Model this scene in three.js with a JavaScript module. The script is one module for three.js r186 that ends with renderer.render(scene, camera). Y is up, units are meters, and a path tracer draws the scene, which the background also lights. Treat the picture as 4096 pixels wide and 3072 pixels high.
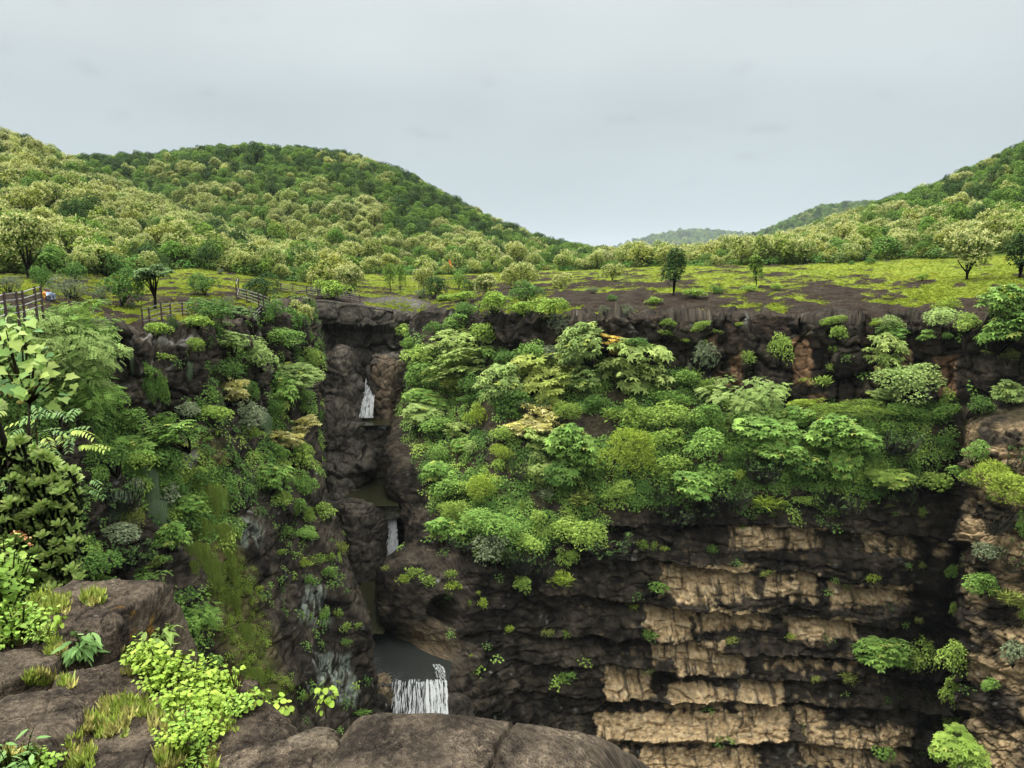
import * as THREE from 'three';
import { mergeGeometries } from 'three/addons/utils/BufferGeometryUtils.js';
import { MarchingCubes } from 'three/addons/objects/MarchingCubes.js';
import { MeshBVH } from 'three-mesh-bvh';

// ------------------------------------------------------------------ camera, sky, sun, exposure
const scene = new THREE.Scene();
const F = 739, PITCH = Math.atan(125 / F);
const camera = new THREE.PerspectiveCamera(2 * Math.atan(384 / F) * 180 / Math.PI, 4 / 3, 0.1, 12000);
camera.rotation.x = -PITCH;
const renderer = new THREE.WebGLRenderer();
renderer.toneMapping = THREE.LinearToneMapping;
renderer.toneMappingExposure = 2.3;
renderer.shadowMap.enabled = true;

const SUN_DIR = new THREE.Vector3(-0.42, 0.82, -0.05).normalize();
const sun = new THREE.DirectionalLight(new THREE.Color(1.0, 0.955, 0.86), 1.5);
sun.position.copy(SUN_DIR).multiplyScalar(400).add(new THREE.Vector3(0, -20, -90));
sun.target.position.set(0, -20, -90);
sun.castShadow = true; sun.shadow.radius = 40;
sun.shadow.mapSize.set(4096, 4096);
Object.assign(sun.shadow.camera, { left: -220, right: 220, top: 220, bottom: -220, near: 1, far: 1200 });
scene.add(sun, sun.target);
const AIR = 0.00005;

// ------------------------------------------------------------------ numbers and noise
function rng(s) { s |= 0; return () => { s = (s + 0x6d2b79f5) | 0; let t = Math.imul(s ^ (s >>> 15), 1 | s); t = (t + Math.imul(t ^ (t >>> 7), 61 | t)) ^ t; return ((t ^ (t >>> 14)) >>> 0) / 4294967296; }; }
const clamp = (x, a = 0, b = 1) => x < a ? a : x > b ? b : x;
const lerp = (a, b, t) => a + (b - a) * t;
const sstep = (a, b, x) => { const t = clamp((x - a) / (b - a)); return t * t * (3 - 2 * t); };
const PERM = new Uint8Array(512), GR = new Float32Array(512);
{ const r = rng(7); const p = [...Array(256).keys()]; for (let i = 255; i > 0; i--) { const j = Math.floor(r() * (i + 1)); [p[i], p[j]] = [p[j], p[i]]; } for (let i = 0; i < 512; i++) { PERM[i] = p[i & 255]; GR[i] = p[(i * 7 + 3) & 255] / 255; } }
function g3(h, x, y, z) { h &= 15; const u = h < 8 ? x : y, v = h < 4 ? y : h === 12 || h === 14 ? x : z; return ((h & 1) ? -u : u) + ((h & 2) ? -v : v); }
function noise(x, y, z) {
  const fx = Math.floor(x), fy = Math.floor(y), fz = Math.floor(z), X = fx & 255, Y = fy & 255, Z = fz & 255;
  x -= fx; y -= fy; z -= fz;
  const u = x * x * x * (x * (x * 6 - 15) + 10), v = y * y * y * (y * (y * 6 - 15) + 10), w = z * z * z * (z * (z * 6 - 15) + 10);
  const A = PERM[X] + Y, AA = PERM[A] + Z, AB = PERM[A + 1] + Z, B = PERM[X + 1] + Y, BA = PERM[B] + Z, BB = PERM[B + 1] + Z;
  return lerp(lerp(lerp(g3(PERM[AA], x, y, z), g3(PERM[BA], x - 1, y, z), u), lerp(g3(PERM[AB], x, y - 1, z), g3(PERM[BB], x - 1, y - 1, z), u), v),
    lerp(lerp(g3(PERM[AA + 1], x, y, z - 1), g3(PERM[BA + 1], x - 1, y, z - 1), u), lerp(g3(PERM[AB + 1], x, y - 1, z - 1), g3(PERM[BB + 1], x - 1, y - 1, z - 1), u), v), w);
}
function fbm(x, y, z, o = 4) { let s = 0, a = 0.5; for (let i = 0; i < o; i++) { s += a * noise(x, y, z); x = x * 2.03 + 17.1; y = y * 2.03 + 5.3; z = z * 2.03 + 9.7; a *= 0.5; } return s; }
function ridged(x, y, z, o = 4) { let s = 0, a = 0.5; for (let i = 0; i < o; i++) { const n = 1 - Math.abs(noise(x, y, z)) * 2; s += a * n; x = x * 2.1 + 3.1; y = y * 2.1 + 7.7; z = z * 2.1 + 1.9; a *= 0.5; } return s; }
const hash3 = (i, j, k, n) => GR[(PERM[(PERM[(PERM[i & 255] + j) & 255] + k) & 255] + n) & 511];
const WO = { f1: 0, f2: 0, id: 0 };
function worley(x, y, z) {
  const X = Math.floor(x), Y = Math.floor(y), Z = Math.floor(z);
  let f1 = 9, f2 = 9, id = 0;
  for (let i = X - 1; i <= X + 1; i++) for (let j = Y - 1; j <= Y + 1; j++) for (let k = Z - 1; k <= Z + 1; k++) {
    const dx = i + hash3(i, j, k, 0) - x, dy = j + hash3(i, j, k, 57) - y, dz = k + hash3(i, j, k, 113) - z, d = dx * dx + dy * dy + dz * dz;
    if (d < f1) { f2 = f1; f1 = d; id = hash3(i, j, k, 171); } else if (d < f2) f2 = d;
  }
  WO.f1 = Math.sqrt(f1); WO.f2 = Math.sqrt(f2); WO.id = id; return WO;
}
function boxCells(x, y, z) {
  const X = Math.floor(x), Y = Math.floor(y), Z = Math.floor(z);
  let f1 = 9, f2 = 9, id = 0, id2 = 0;
  for (let i = X - 1; i <= X + 1; i++) for (let j = Y - 1; j <= Y + 1; j++) for (let k = Z - 1; k <= Z + 1; k++) {
    const dx = Math.abs(i + .15 + .7 * hash3(i, j, k, 0) - x), dy = Math.abs(j + .15 + .7 * hash3(i, j, k, 57) - y), dz = Math.abs(k + .15 + .7 * hash3(i, j, k, 113) - z), d = Math.max(dx, dy, dz) + .18 * (dx + dy + dz);
    if (d < f1) { f2 = f1; f1 = d; id = hash3(i, j, k, 171); id2 = hash3(i, j, k, 33); } else if (d < f2) f2 = d;
  }
  WO.f1 = f1; WO.f2 = f2; WO.id = id; WO.id2 = id2; return WO;
}
const C = (h) => new THREE.Color(h);
const V = (x, y, z) => new THREE.Vector3(x, y, z);

// a point of the place, from the direction of a point of a 1024 x 768 sketch and its distance ahead
const CP = Math.cos(PITCH), SP = Math.sin(PITCH);
function W(px, py, d) { const x = (px - 512) / F, y = -(py - 384) / F, yy = y * CP - SP, k = d / (y * SP + CP); return V(x * k, yy * k, -d); }
function mpp(px, py, d) { const y = -(py - 384) / F; return d / (y * SP + CP) / F; }   // metres per sketch pixel there
function sketch(p) { const zc = -(p.y * SP * -1 + -p.z * -CP), yc = p.y * CP + -p.z * SP, depth = -p.z * CP - p.y * SP; return [512 + F * p.x / depth, 384 - F * (p.y * CP - p.z * SP) / depth, depth]; }

// sky: overcast, grey-blue near the horizon, brighter overhead
{
  const Wd = 1024, Hd = 512, data = new Float32Array(Wd * Hd * 4);
  const stops = [[-90, .16, .18, .19], [0, .280, .314, .326], [5, .249, .284, .298], [10, .252, .285, .298], [16, .297, .325, .333], [22, .35, .373, .376], [45, 1.3, 1.33, 1.30], [90, 2.0, 2.0, 1.9]];
  for (let j = 0; j < Hd; j++) {
    const el = ((j + .5) / Hd - .5) * 180;
    let s = 1; while (s < stops.length - 1 && stops[s][0] < el) s++;
    const a = stops[s - 1], b = stops[s], t = sstep(0, 1, (el - a[0]) / (b[0] - a[0]));
    for (let i = 0; i < Wd; i++) {
      const az = ((i + .5) / Wd - .5) * 2 * Math.PI, e = el * Math.PI / 180, x = Math.cos(az) * Math.cos(e), z = Math.sin(az) * Math.cos(e), y = Math.sin(e);
      const n = fbm(x * 3.0, y * 9 + 4, z * 3.0, 5), n2 = fbm(x * 2 + 9, y * 5, z * 2, 3);
      let k = 1 + (n * .10 + n2 * .16) * sstep(-2, 8, el);
      const w = fbm(x * 14 + 3, y * 60, z * 14, 3); k *= 1 - .10 * sstep(.26, .45, w) * sstep(3, 7, el);
      const o = (j * Wd + i) * 4;
      for (let c = 0; c < 3; c++) data[o + c] = lerp(a[c + 1], b[c + 1], t) * k;
      data[o + 3] = 1;
    }
  }
  const sky = new THREE.DataTexture(data, Wd, Hd, THREE.RGBAFormat, THREE.FloatType);
  sky.mapping = THREE.EquirectangularReflectionMapping; sky.magFilter = THREE.LinearFilter; sky.needsUpdate = true;
  scene.background = sky; scene.environment = sky;
}
scene.fog = new THREE.FogExp2(new THREE.Color(.80, .90, 1.0), AIR);

// ------------------------------------------------------------------ names and labels
const taken = new Map();
function numbered(n) { const k = taken.get(n) ?? 0; taken.set(n, k + 1); return k ? n + '_' + String(k).padStart(3, '0') : n; }
function put(o, name, label, category, group, kind) {
  o.name = numbered(name); scene.add(o);
  if (label) o.userData.label = label;
  if (category) o.userData.category = category;
  if (group) o.userData.group = group;
  if (kind) o.userData.kind = kind;
  return o;
}
function part(parent, name, geo, mat) { const m = new THREE.Mesh(geo, mat); m.name = name; m.castShadow = m.receiveShadow = true; parent.add(m); return m; }
const ORD = ['', 'first', 'second', 'third', 'fourth', 'fifth', 'sixth', 'seventh', 'eighth', 'ninth', 'tenth', 'eleventh', 'twelfth', 'thirteenth', 'fourteenth', 'fifteenth', 'sixteenth', 'seventeenth', 'eighteenth', 'nineteenth', 'twentieth'];
const ordinal = (n) => ORD[n] ?? n + (n % 10 === 1 && n % 100 !== 11 ? 'st' : n % 10 === 2 && n % 100 !== 12 ? 'nd' : n % 10 === 3 && n % 100 !== 13 ? 'rd' : 'th');
const zones = new Map();   // plants that are told apart by counting from the left within a place
function inZone(o, desc, place, px) { const k = desc + '|' + place; if (!zones.has(k)) zones.set(k, []); zones.get(k).push([px, o, desc, place]); }
function nameZones() { for (const list of zones.values()) { list.sort((a, b) => a[0] - b[0]); list.forEach(([, o, desc, place], i) => { o.userData.label = list.length === 1 ? desc + ' ' + place : (i === 0 ? 'leftmost ' : i === list.length - 1 ? 'rightmost ' : (ordinal(i + 1) + ' from left, ')) + desc + ' ' + place; }); } }

// ------------------------------------------------------------------ textures (grain only)
function greyTexture(n, fn, srgb) {
  const d = new Uint8Array(n * n * 4);
  for (let j = 0; j < n; j++) for (let i = 0; i < n; i++) { const v = fn(i / n, j / n), o = (j * n + i) * 4; if (Array.isArray(v)) { d[o] = clamp(v[0]) * 255; d[o + 1] = clamp(v[1]) * 255; d[o + 2] = clamp(v[2]) * 255; } else d[o] = d[o + 1] = d[o + 2] = clamp(v) * 255; d[o + 3] = 255; }
  const t = new THREE.DataTexture(d, n, n); t.wrapS = t.wrapT = THREE.RepeatWrapping; t.magFilter = THREE.LinearFilter; t.minFilter = THREE.LinearMipmapLinearFilter; t.generateMipmaps = true; if (srgb) t.colorSpace = THREE.SRGBColorSpace; t.needsUpdate = true; return t;
}
// seamless noise on a torus-like blend
function tiled(fn) { return (u, v) => { const a = fn(u, v), b = fn(u - 1, v), c = fn(u, v - 1), d = fn(u - 1, v - 1); const k = (a * (1 - u) + b * u) * (1 - v) + (c * (1 - u) + d * u) * v; return k; }; }
const bumpTex = greyTexture(512, tiled((u, v) => .5 + 1.1 * (fbm(u * 9, v * 9, 3.3, 6) + .5 * (ridged(u * 6, v * 6, 8.1, 5) - .6))));
const crackTex = greyTexture(512, (u, v) => { const n = 9, per = (k) => ((k % n) + n) % n; let f1 = 9, f2 = 9; const x = u * n + .5 * Math.sin(6.283 * (v * 3)) * .6 + .25 * Math.sin(6.283 * (u * 5 + v * 7)), y = v * n + .4 * Math.sin(6.283 * (u * 2 + .3)) + .2 * Math.sin(6.283 * (u * 9 - v * 4)), X = Math.floor(x), Y = Math.floor(y); let id = 0; for (let i = X - 1; i <= X + 1; i++) for (let j = Y - 1; j <= Y + 1; j++) { const d = Math.max(Math.abs(i + hash3(per(i), per(j), 1, 0) - x) * .8, Math.abs(j + hash3(per(i), per(j), 2, 9) - y) * 1.25); if (d < f1) { f2 = f1; f1 = d; id = hash3(per(i), per(j), 5, 3); } else if (d < f2) f2 = d; } return clamp(.35 + .5 * id * .6 + .25 * sstep(0, .10, f2 - f1) - .25); });
const grainTex = greyTexture(512, tiled((u, v) => .80 + .75 * fbm(u * 10, v * 10, 1.7, 6) + .25 * fbm(u * 60, v * 60, 5.5, 2)), true);
const pitTex = greyTexture(512, tiled((u, v) => .74 + .7 * fbm(u * 14, v * 14, 2.7, 4) + .75 * fbm(u * 55, v * 55, 5.5, 3)), true);
const rockBump = (() => { const n = 512, a = bumpTex.image.data, b = crackTex.image.data; return greyTexture(n, (u, v) => { const i = (Math.round(v * n) % n * n + Math.round(u * n) % n) * 4; return .55 * b[i] / 255 + .45 * a[i] / 255; }); })();
const scaled = (t, rx, ry = rx) => { const c = t.clone(); c.repeat.set(rx, ry); c.needsUpdate = true; return c; };
// ------------------------------------------------------------------ sheets of terrain
function pchip(xs, ys) {
  const n = xs.length, m = new Array(n), h = [], dl = [];
  for (let i = 0; i < n - 1; i++) { h.push(xs[i + 1] - xs[i]); dl.push((ys[i + 1] - ys[i]) / (h[i] || 1e-6)); }
  for (let i = 0; i < n; i++) m[i] = i === 0 ? dl[0] : i === n - 1 ? dl[n - 2] : dl[i - 1] * dl[i] <= 0 ? 0 : 2 * dl[i - 1] * dl[i] / (dl[i - 1] + dl[i]);
  return (x) => { if (x <= xs[0]) return ys[0]; if (x >= xs[n - 1]) return ys[n - 1]; let i = 0; while (x > xs[i + 1]) i++; const t = (x - xs[i]) / h[i], a = t * t, b = a * t; return (2 * b - 3 * a + 1) * ys[i] + (b - 2 * a + t) * h[i] * m[i] + (-2 * b + 3 * a) * ys[i + 1] + (b - a) * h[i] * m[i + 1]; };
}
const sheets = [];
function setBack(cols, m) { for (const c of cols) { const e = c[c.length - 1], p = W(e[1], e[0], e[2]), left = sstep(300, 255, e[1]) * sstep(60, 100, e[1]); p.z -= m * (1 - .6 * left); p.x -= m * left; const s = sketch(p); c[c.length - 1] = [s[1], s[0], -p.z]; while (c.length > 2 && c[c.length - 2][0] > s[1] - 1.5) c.splice(c.length - 2, 1); } return cols; }
// cols: columns of [py, px, d] from top to bottom; back: metres that the top edge is carried on backwards under the ground above
function sheet(name, cols, nu, nv, o) {
  const K = cols.length, top = cols.map((c) => c[0][0]), bot = cols.map((c) => c[c.length - 1][0]);
  const cf = cols.map((c) => [pchip(c.map((r) => r[0]), c.map((r) => r[1])), pchip(c.map((r) => r[0]), c.map((r) => r[2]))]);
  const ks = [0];
  for (let k = 1; k < K; k++) { const m0 = (top[k - 1] + bot[k - 1]) / 2, m1 = (top[k] + bot[k]) / 2, a = W(cf[k - 1][0](m0), m0, cf[k - 1][1](m0)), b = W(cf[k][0](m1), m1, cf[k][1](m1)); ks.push(ks[k - 1] + Math.max(4, Math.min(a.distanceTo(b) / mpp(0, 384, Math.min(-a.z, -b.z)), 2.5 * Math.abs(cf[k][0](m1) - cf[k - 1][0](m1)) + 40))); }
  const S = ks[K - 1], nE = o.back ? 6 : 0, NV = nv + nE, N = (nu + 1) * (NV + 1);
  const base = new Float32Array(N * 3), PX = new Float32Array(N), PY = new Float32Array(N);
  for (let j = 0; j <= nv; j++) {
    const v = o.warp ? o.warp(j / nv) : j / nv, pyk = top.map((t, k) => lerp(t, bot[k], v));
    const fy = pchip(ks, pyk), fx = pchip(ks, pyk.map((y, k) => cf[k][0](y))), fd = pchip(ks, pyk.map((y, k) => cf[k][1](y)));
    for (let i = 0; i <= nu; i++) {
      const s = S * i / nu, px = fx(s), py = fy(s), p = W(px, py, fd(s)), q = (j + nE) * (nu + 1) + i;
      base[q * 3] = p.x; base[q * 3 + 1] = p.y; base[q * 3 + 2] = p.z; PX[q] = px; PY[q] = py;
    }
  }
  for (let j = 0; j < nE; j++) for (let i = 0; i <= nu; i++) {
    const q = j * (nu + 1) + i, r = nE * (nu + 1) + i, t = (nE - j) / nE, L = Math.hypot(base[r * 3], base[r * 3 + 2]) || 1, b = o.back * t;
    const bx = o.backDir ? o.backDir[0] : base[r * 3] / L, bz = o.backDir ? o.backDir[1] : base[r * 3 + 2] / L; base[q * 3] = base[r * 3] + bx * b; base[q * 3 + 2] = base[r * 3 + 2] + bz * b; base[q * 3 + 1] = base[r * 3 + 1] - (o.drop ?? .45) * t * t; PX[q] = PX[r]; PY[q] = PY[r] - 3 * t;
  }
  const idx = new Uint32Array(nu * NV * 6);
  for (let j = 0, w = 0; j < NV; j++) for (let i = 0; i < nu; i++) { const a = j * (nu + 1) + i, b = a + 1, c = a + nu + 1, d = c + 1; idx.set([a, c, b, b, c, d], w); w += 6; }
  const g = new THREE.BufferGeometry(); g.setIndex(new THREE.BufferAttribute(idx, 1)); g.setAttribute('position', new THREE.BufferAttribute(base.slice(), 3)); g.computeVertexNormals();
  const nn = g.attributes.normal.array.slice(), pos = g.attributes.position.array, col = new Float32Array(N * 3), uv = new Float32Array(N * 2), p = V(), n = V(), c = new THREE.Color();
  const mask = new Float32Array(N);
  for (let q = 0; q < N; q++) {
    p.set(base[q * 3], base[q * 3 + 1], base[q * 3 + 2]); n.set(nn[q * 3], nn[q * 3 + 1], nn[q * 3 + 2]);
    const r = o.disp(p, n, PX[q], PY[q], c, q);
    if (o.dir) n.copy(o.dir); const edge = o.skirt && q >= N - (nu + 1) ? -o.skirt : 0;
    pos[q * 3] = p.x + n.x * r; pos[q * 3 + 1] = p.y + n.y * r + edge + (o.lift ? o.lift(p, PX[q], PY[q]) : 0); pos[q * 3 + 2] = p.z + n.z * r;
    col[q * 3] = c.r; col[q * 3 + 1] = c.g; col[q * 3 + 2] = c.b;
  }
  // uv in metres
  const rj = Math.floor(NV / 2) * (nu + 1), ul = [0]; for (let i = 1; i <= nu; i++) { const a = (rj + i) * 3; ul.push(ul[i - 1] + Math.hypot(base[a] - base[a - 3], base[a + 1] - base[a - 2], base[a + 2] - base[a - 1])); }
  for (let i = 0; i <= nu; i++) { let l = 0; for (let j = 0; j <= NV; j++) { const q = j * (nu + 1) + i; if (j) { const r = q - nu - 1; l += Math.hypot(base[q * 3] - base[r * 3], base[q * 3 + 1] - base[r * 3 + 1], base[q * 3 + 2] - base[r * 3 + 2]); } uv[q * 2] = ul[i]; uv[q * 2 + 1] = l; } }
  g.setAttribute('color', new THREE.BufferAttribute(col, 3)); g.setAttribute('uv', new THREE.BufferAttribute(uv, 2)); g.computeVertexNormals();
  const m = new THREE.Mesh(g, o.mat); m.castShadow = m.receiveShadow = true;
  put(m, name, o.label, null, null, 'structure');
  const sh = { name, mesh: m, PX, PY, nu, NV, pos, nrm: g.attributes.normal.array, N, col }; sheets.push(sh);
  return sh;
}
const Z = new THREE.Ray();
function hit(px, py, list = sheets) {   // where the ground lies in that direction
  const e = W(px, py, 1).normalize(); let best = null;
  for (const s of list) { if (!s.bvh) s.bvh = new MeshBVH(s.mesh.geometry, { maxLeafSize: 12 }); Z.origin.set(0, 0, 0); Z.direction.copy(e); const h = s.bvh.raycastFirst(Z, THREE.DoubleSide, .5, 5000); if (h && (!best || h.distance < best.distance)) { best = h; best.sheet = s; } }
  if (!best) return null;
  const n = best.face.normal.clone(); if (n.dot(e) > 0) n.negate();
  return { p: best.point.clone(), n, d: -best.point.z, s: best.sheet };
}
const DOWN = V(0, -1, 0);
function dropTo(x, z, list) { let best = null; for (const s of list) { if (!s.bvh) s.bvh = new MeshBVH(s.mesh.geometry, { maxLeafSize: 12 }); Z.origin.set(x, 400, z); Z.direction.copy(DOWN); const h = s.bvh.raycastFirst(Z, THREE.DoubleSide, 0, 2000); if (h && (best === null || h.point.y > best)) best = h.point.y; } return best; }

// rock relief, in metres along the outward direction
function strata(p, seed, H, amp) {   // uneven layers, each standing out differently, with a notch between
  const s = (p.y + 1.5 * fbm(p.x / 13 + seed, p.y / 30, p.z / 13, 3) + .25 * noise(p.x / 1.5, p.y, p.z / 1.5) + 40) / H, k = Math.floor(s), t = s - k;
  const a = hash3(k, seed, 3, 0), b = hash3(k + 1, seed, 3, 0), along = .6 + .8 * noise(p.x / 7 + k * 3.1, seed, p.z / 7);
  const bulge = Math.pow(Math.sin(Math.PI * clamp(t * 1.02)), .45);
  return amp * ((a - .5) * 1.3 * along + bulge * .55 + (b - a) * .25 * sstep(.75, 1, t) - .35);
}
function blocks(p, sx, sy, sz, amp, crack) {
  const wx = p.x + .35 * noise(p.x / 2.2, p.y / 2.2, p.z / 2.2) * sx, wy = p.y + .35 * noise(p.x / 2 + 7, p.y / 2, p.z / 2) * sy + .12 * p.x;
  const w = boxCells(wx / sx, wy / sy, p.z / sz), e = w.f2 - w.f1;
  return amp * (w.id - .5) - crack * (1 - sstep(0, .09, e)) + amp * .12 * sstep(0, .4, e) + amp * .5 * (w.id2 - .5) * (w.f1 - .3);
}
const roughMetres = (p, k = 1) => k * (.75 * fbm(p.x / 7, p.y / 6, p.z / 7, 3) + .42 * (ridged(p.x / 3.1, p.y / 2.2, p.z / 3.1, 4) - .55) + .16 * fbm(p.x / .8, p.y / .6, p.z / .8, 3));

// where px, py fall in a list of soft-edged boxes [x0, y0, x1, y1, strength]
function inBoxes(list, px, py, soft, wob) {
  let m = 0;
  for (const [x0, y0, x1, y1, s = 1] of list) {
    if (px < x0 - 12 || px > x1 + 12 || py < y0 - 12 || py > y1 + 12) continue;
    const dx = Math.max(x0 - px, px - x1), dy = Math.max(y0 - py, py - y1), e = Math.max(dx, dy) > 0 ? Math.hypot(Math.max(dx, 0), Math.max(dy, 0)) : Math.max(dx, dy);
    m = Math.max(m, s * sstep(soft, -soft, e + wob));
  }
  return m;
}
const rockMat = new THREE.MeshPhysicalMaterial({ specularIntensity: .16, vertexColors: true, roughness: .82, map: scaled(grainTex, .23), bumpMap: scaled(rockBump, .13), bumpScale: .36 });
const groundMat = new THREE.MeshPhysicalMaterial({ specularIntensity: .1, vertexColors: true, roughness: .95, map: scaled(grainTex, .3), bumpMap: scaled(bumpTex, .5), bumpScale: .08 });

// ---- right cliff: far wall of the gorge, the wooded ledge and the tall banded face, turning the corner on the right
const RTAN = [[730, 527, 822, 550], [862, 533, 884, 551, .9], [892, 539, 918, 558, .85], [938, 542, 948, 562, .7],
  [662, 566, 756, 596], [762, 575, 788, 594, .9], [792, 574, 818, 602], [830, 584, 912, 606, .92], [676, 592, 742, 602, .7],
  [646, 607, 692, 638], [694, 608, 770, 631, .9], [790, 618, 860, 640, .88], [652, 642, 722, 660], [676, 656, 745, 674, .9], [765, 658, 860, 672, .5],
  [606, 669, 652, 700, .95], [670, 686, 730, 708, .95], [738, 682, 786, 718], [790, 692, 830, 706, .4], [596, 712, 788, 744], [796, 710, 824, 726, .85], [800, 724, 914, 770, .58], [640, 748, 762, 786, .9], [566, 745, 640, 788, .45]];
const RUP = [[792, 338, 812, 384], [729, 344, 741, 386, .8], [716, 372, 738, 398, .8], [935, 356, 956, 398, .8], [898, 350, 912, 372, .5], [705, 335, 715, 352, .4], [806, 392, 826, 420, .4]];
const LEDGES = [[[500, 505], [700, 500], [880, 492], [960, 470]], [[550, 527], [700, 522], [732, 524], [818, 529], [900, 534], [957, 541]], [[500, 548], [664, 563], [732, 571], [792, 572], [861, 585], [957, 596]], [[500, 590], [646, 604], [721, 612], [792, 618], [861, 623], [957, 631]], [[500, 630], [550, 637], [655, 640], [743, 652], [861, 656], [957, 661]], [[500, 660], [550, 664], [610, 666], [743, 679], [861, 676], [957, 680]], [[500, 690], [550, 693], [657, 703], [783, 703], [871, 708], [957, 712]], [[500, 730], [650, 744], [783, 742], [871, 748], [957, 752]], [[500, 775], [700, 782], [957, 790]], [[500, 830], [957, 830]]].map((l) => pchip(l.map((q) => q[0]), l.map((q) => q[1])));
function overhang(px, py) {   // hollow under each ledge, filling out to the lip of the next
  const y = py + 9 * fbm(px / 34, py / 60, 2.2, 4) + 1.6 * noise(px / 6, py / 20, 7); let a = -1e9, b = 1e9, k = 0;
  for (let i = 0; i < LEDGES.length; i++) { const l = LEDGES[i](px); if (l <= y && l > a) { a = l; k = i; } if (l > y && l < b) b = l; }
  if (a < 0) return 0; const t = clamp((y - a) / Math.max(6, b - a)), amp = sstep(470, 620, px) * clamp(.62 + 1.3 * noise(px / 30, k * 3.3, 4) + .5 * noise(px / 9, k * 5.1, 8), .05, 1.7);
  return amp * (-1.5 * Math.pow(1 - t, 2.2) + .8 * Math.pow(t, 3));
}
const rimY = pchip([400, 500, 667, 880, 1030], [315, 319, 318, 322, 326]), rimYL = pchip([-40, 108, 141, 215, 262, 312], [322, 330, 334, 323, 312, 301]);
const bandLow = pchip([400, 500, 560, 667, 740, 820, 880, 960, 1030], [340, 352, 358, 372, 392, 412, 405, 402, 395]);
const slopeLow = pchip([400, 440, 500, 560, 667, 780, 870, 930, 980, 1030], [420, 520, 560, 540, 512, 516, 500, 470, 440, 420]);
const DARKROCK = new THREE.Color(.015, .0125, .0095), MIDROCK = new THREE.Color(.092, .075, .055), TAN = new THREE.Color(.60, .435, .24), ORANGE = new THREE.Color(.38, .22, .12), MOSS = new THREE.Color(.07, .10, .016), WHITE = new THREE.Color(.42, .43, .38), SOIL = new THREE.Color(.07, .06, .03);
function rockColour(c, p, seed = 0) {
  const a = fbm(p.x / 5 + seed, p.y / 3, p.z / 5, 4), b = noise(p.x / 1.1 + seed, p.y / 4.2, p.z / 1.1), e = fbm(p.x / 1.2, p.y / .5, p.z / 1.2 + seed, 3);
  c.copy(DARKROCK).lerp(MIDROCK, clamp(.40 + 1.5 * a + .5 * b + .9 * e));
  const l = noise(p.x / .6 + 31, p.y / .6, p.z / .6 + seed) + .6 * noise(p.x / 3, p.y / 3 + 9, p.z / 3);
  if (l > .62) c.lerp(WHITE, .35 * sstep(.62, .9, l));
}
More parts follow.
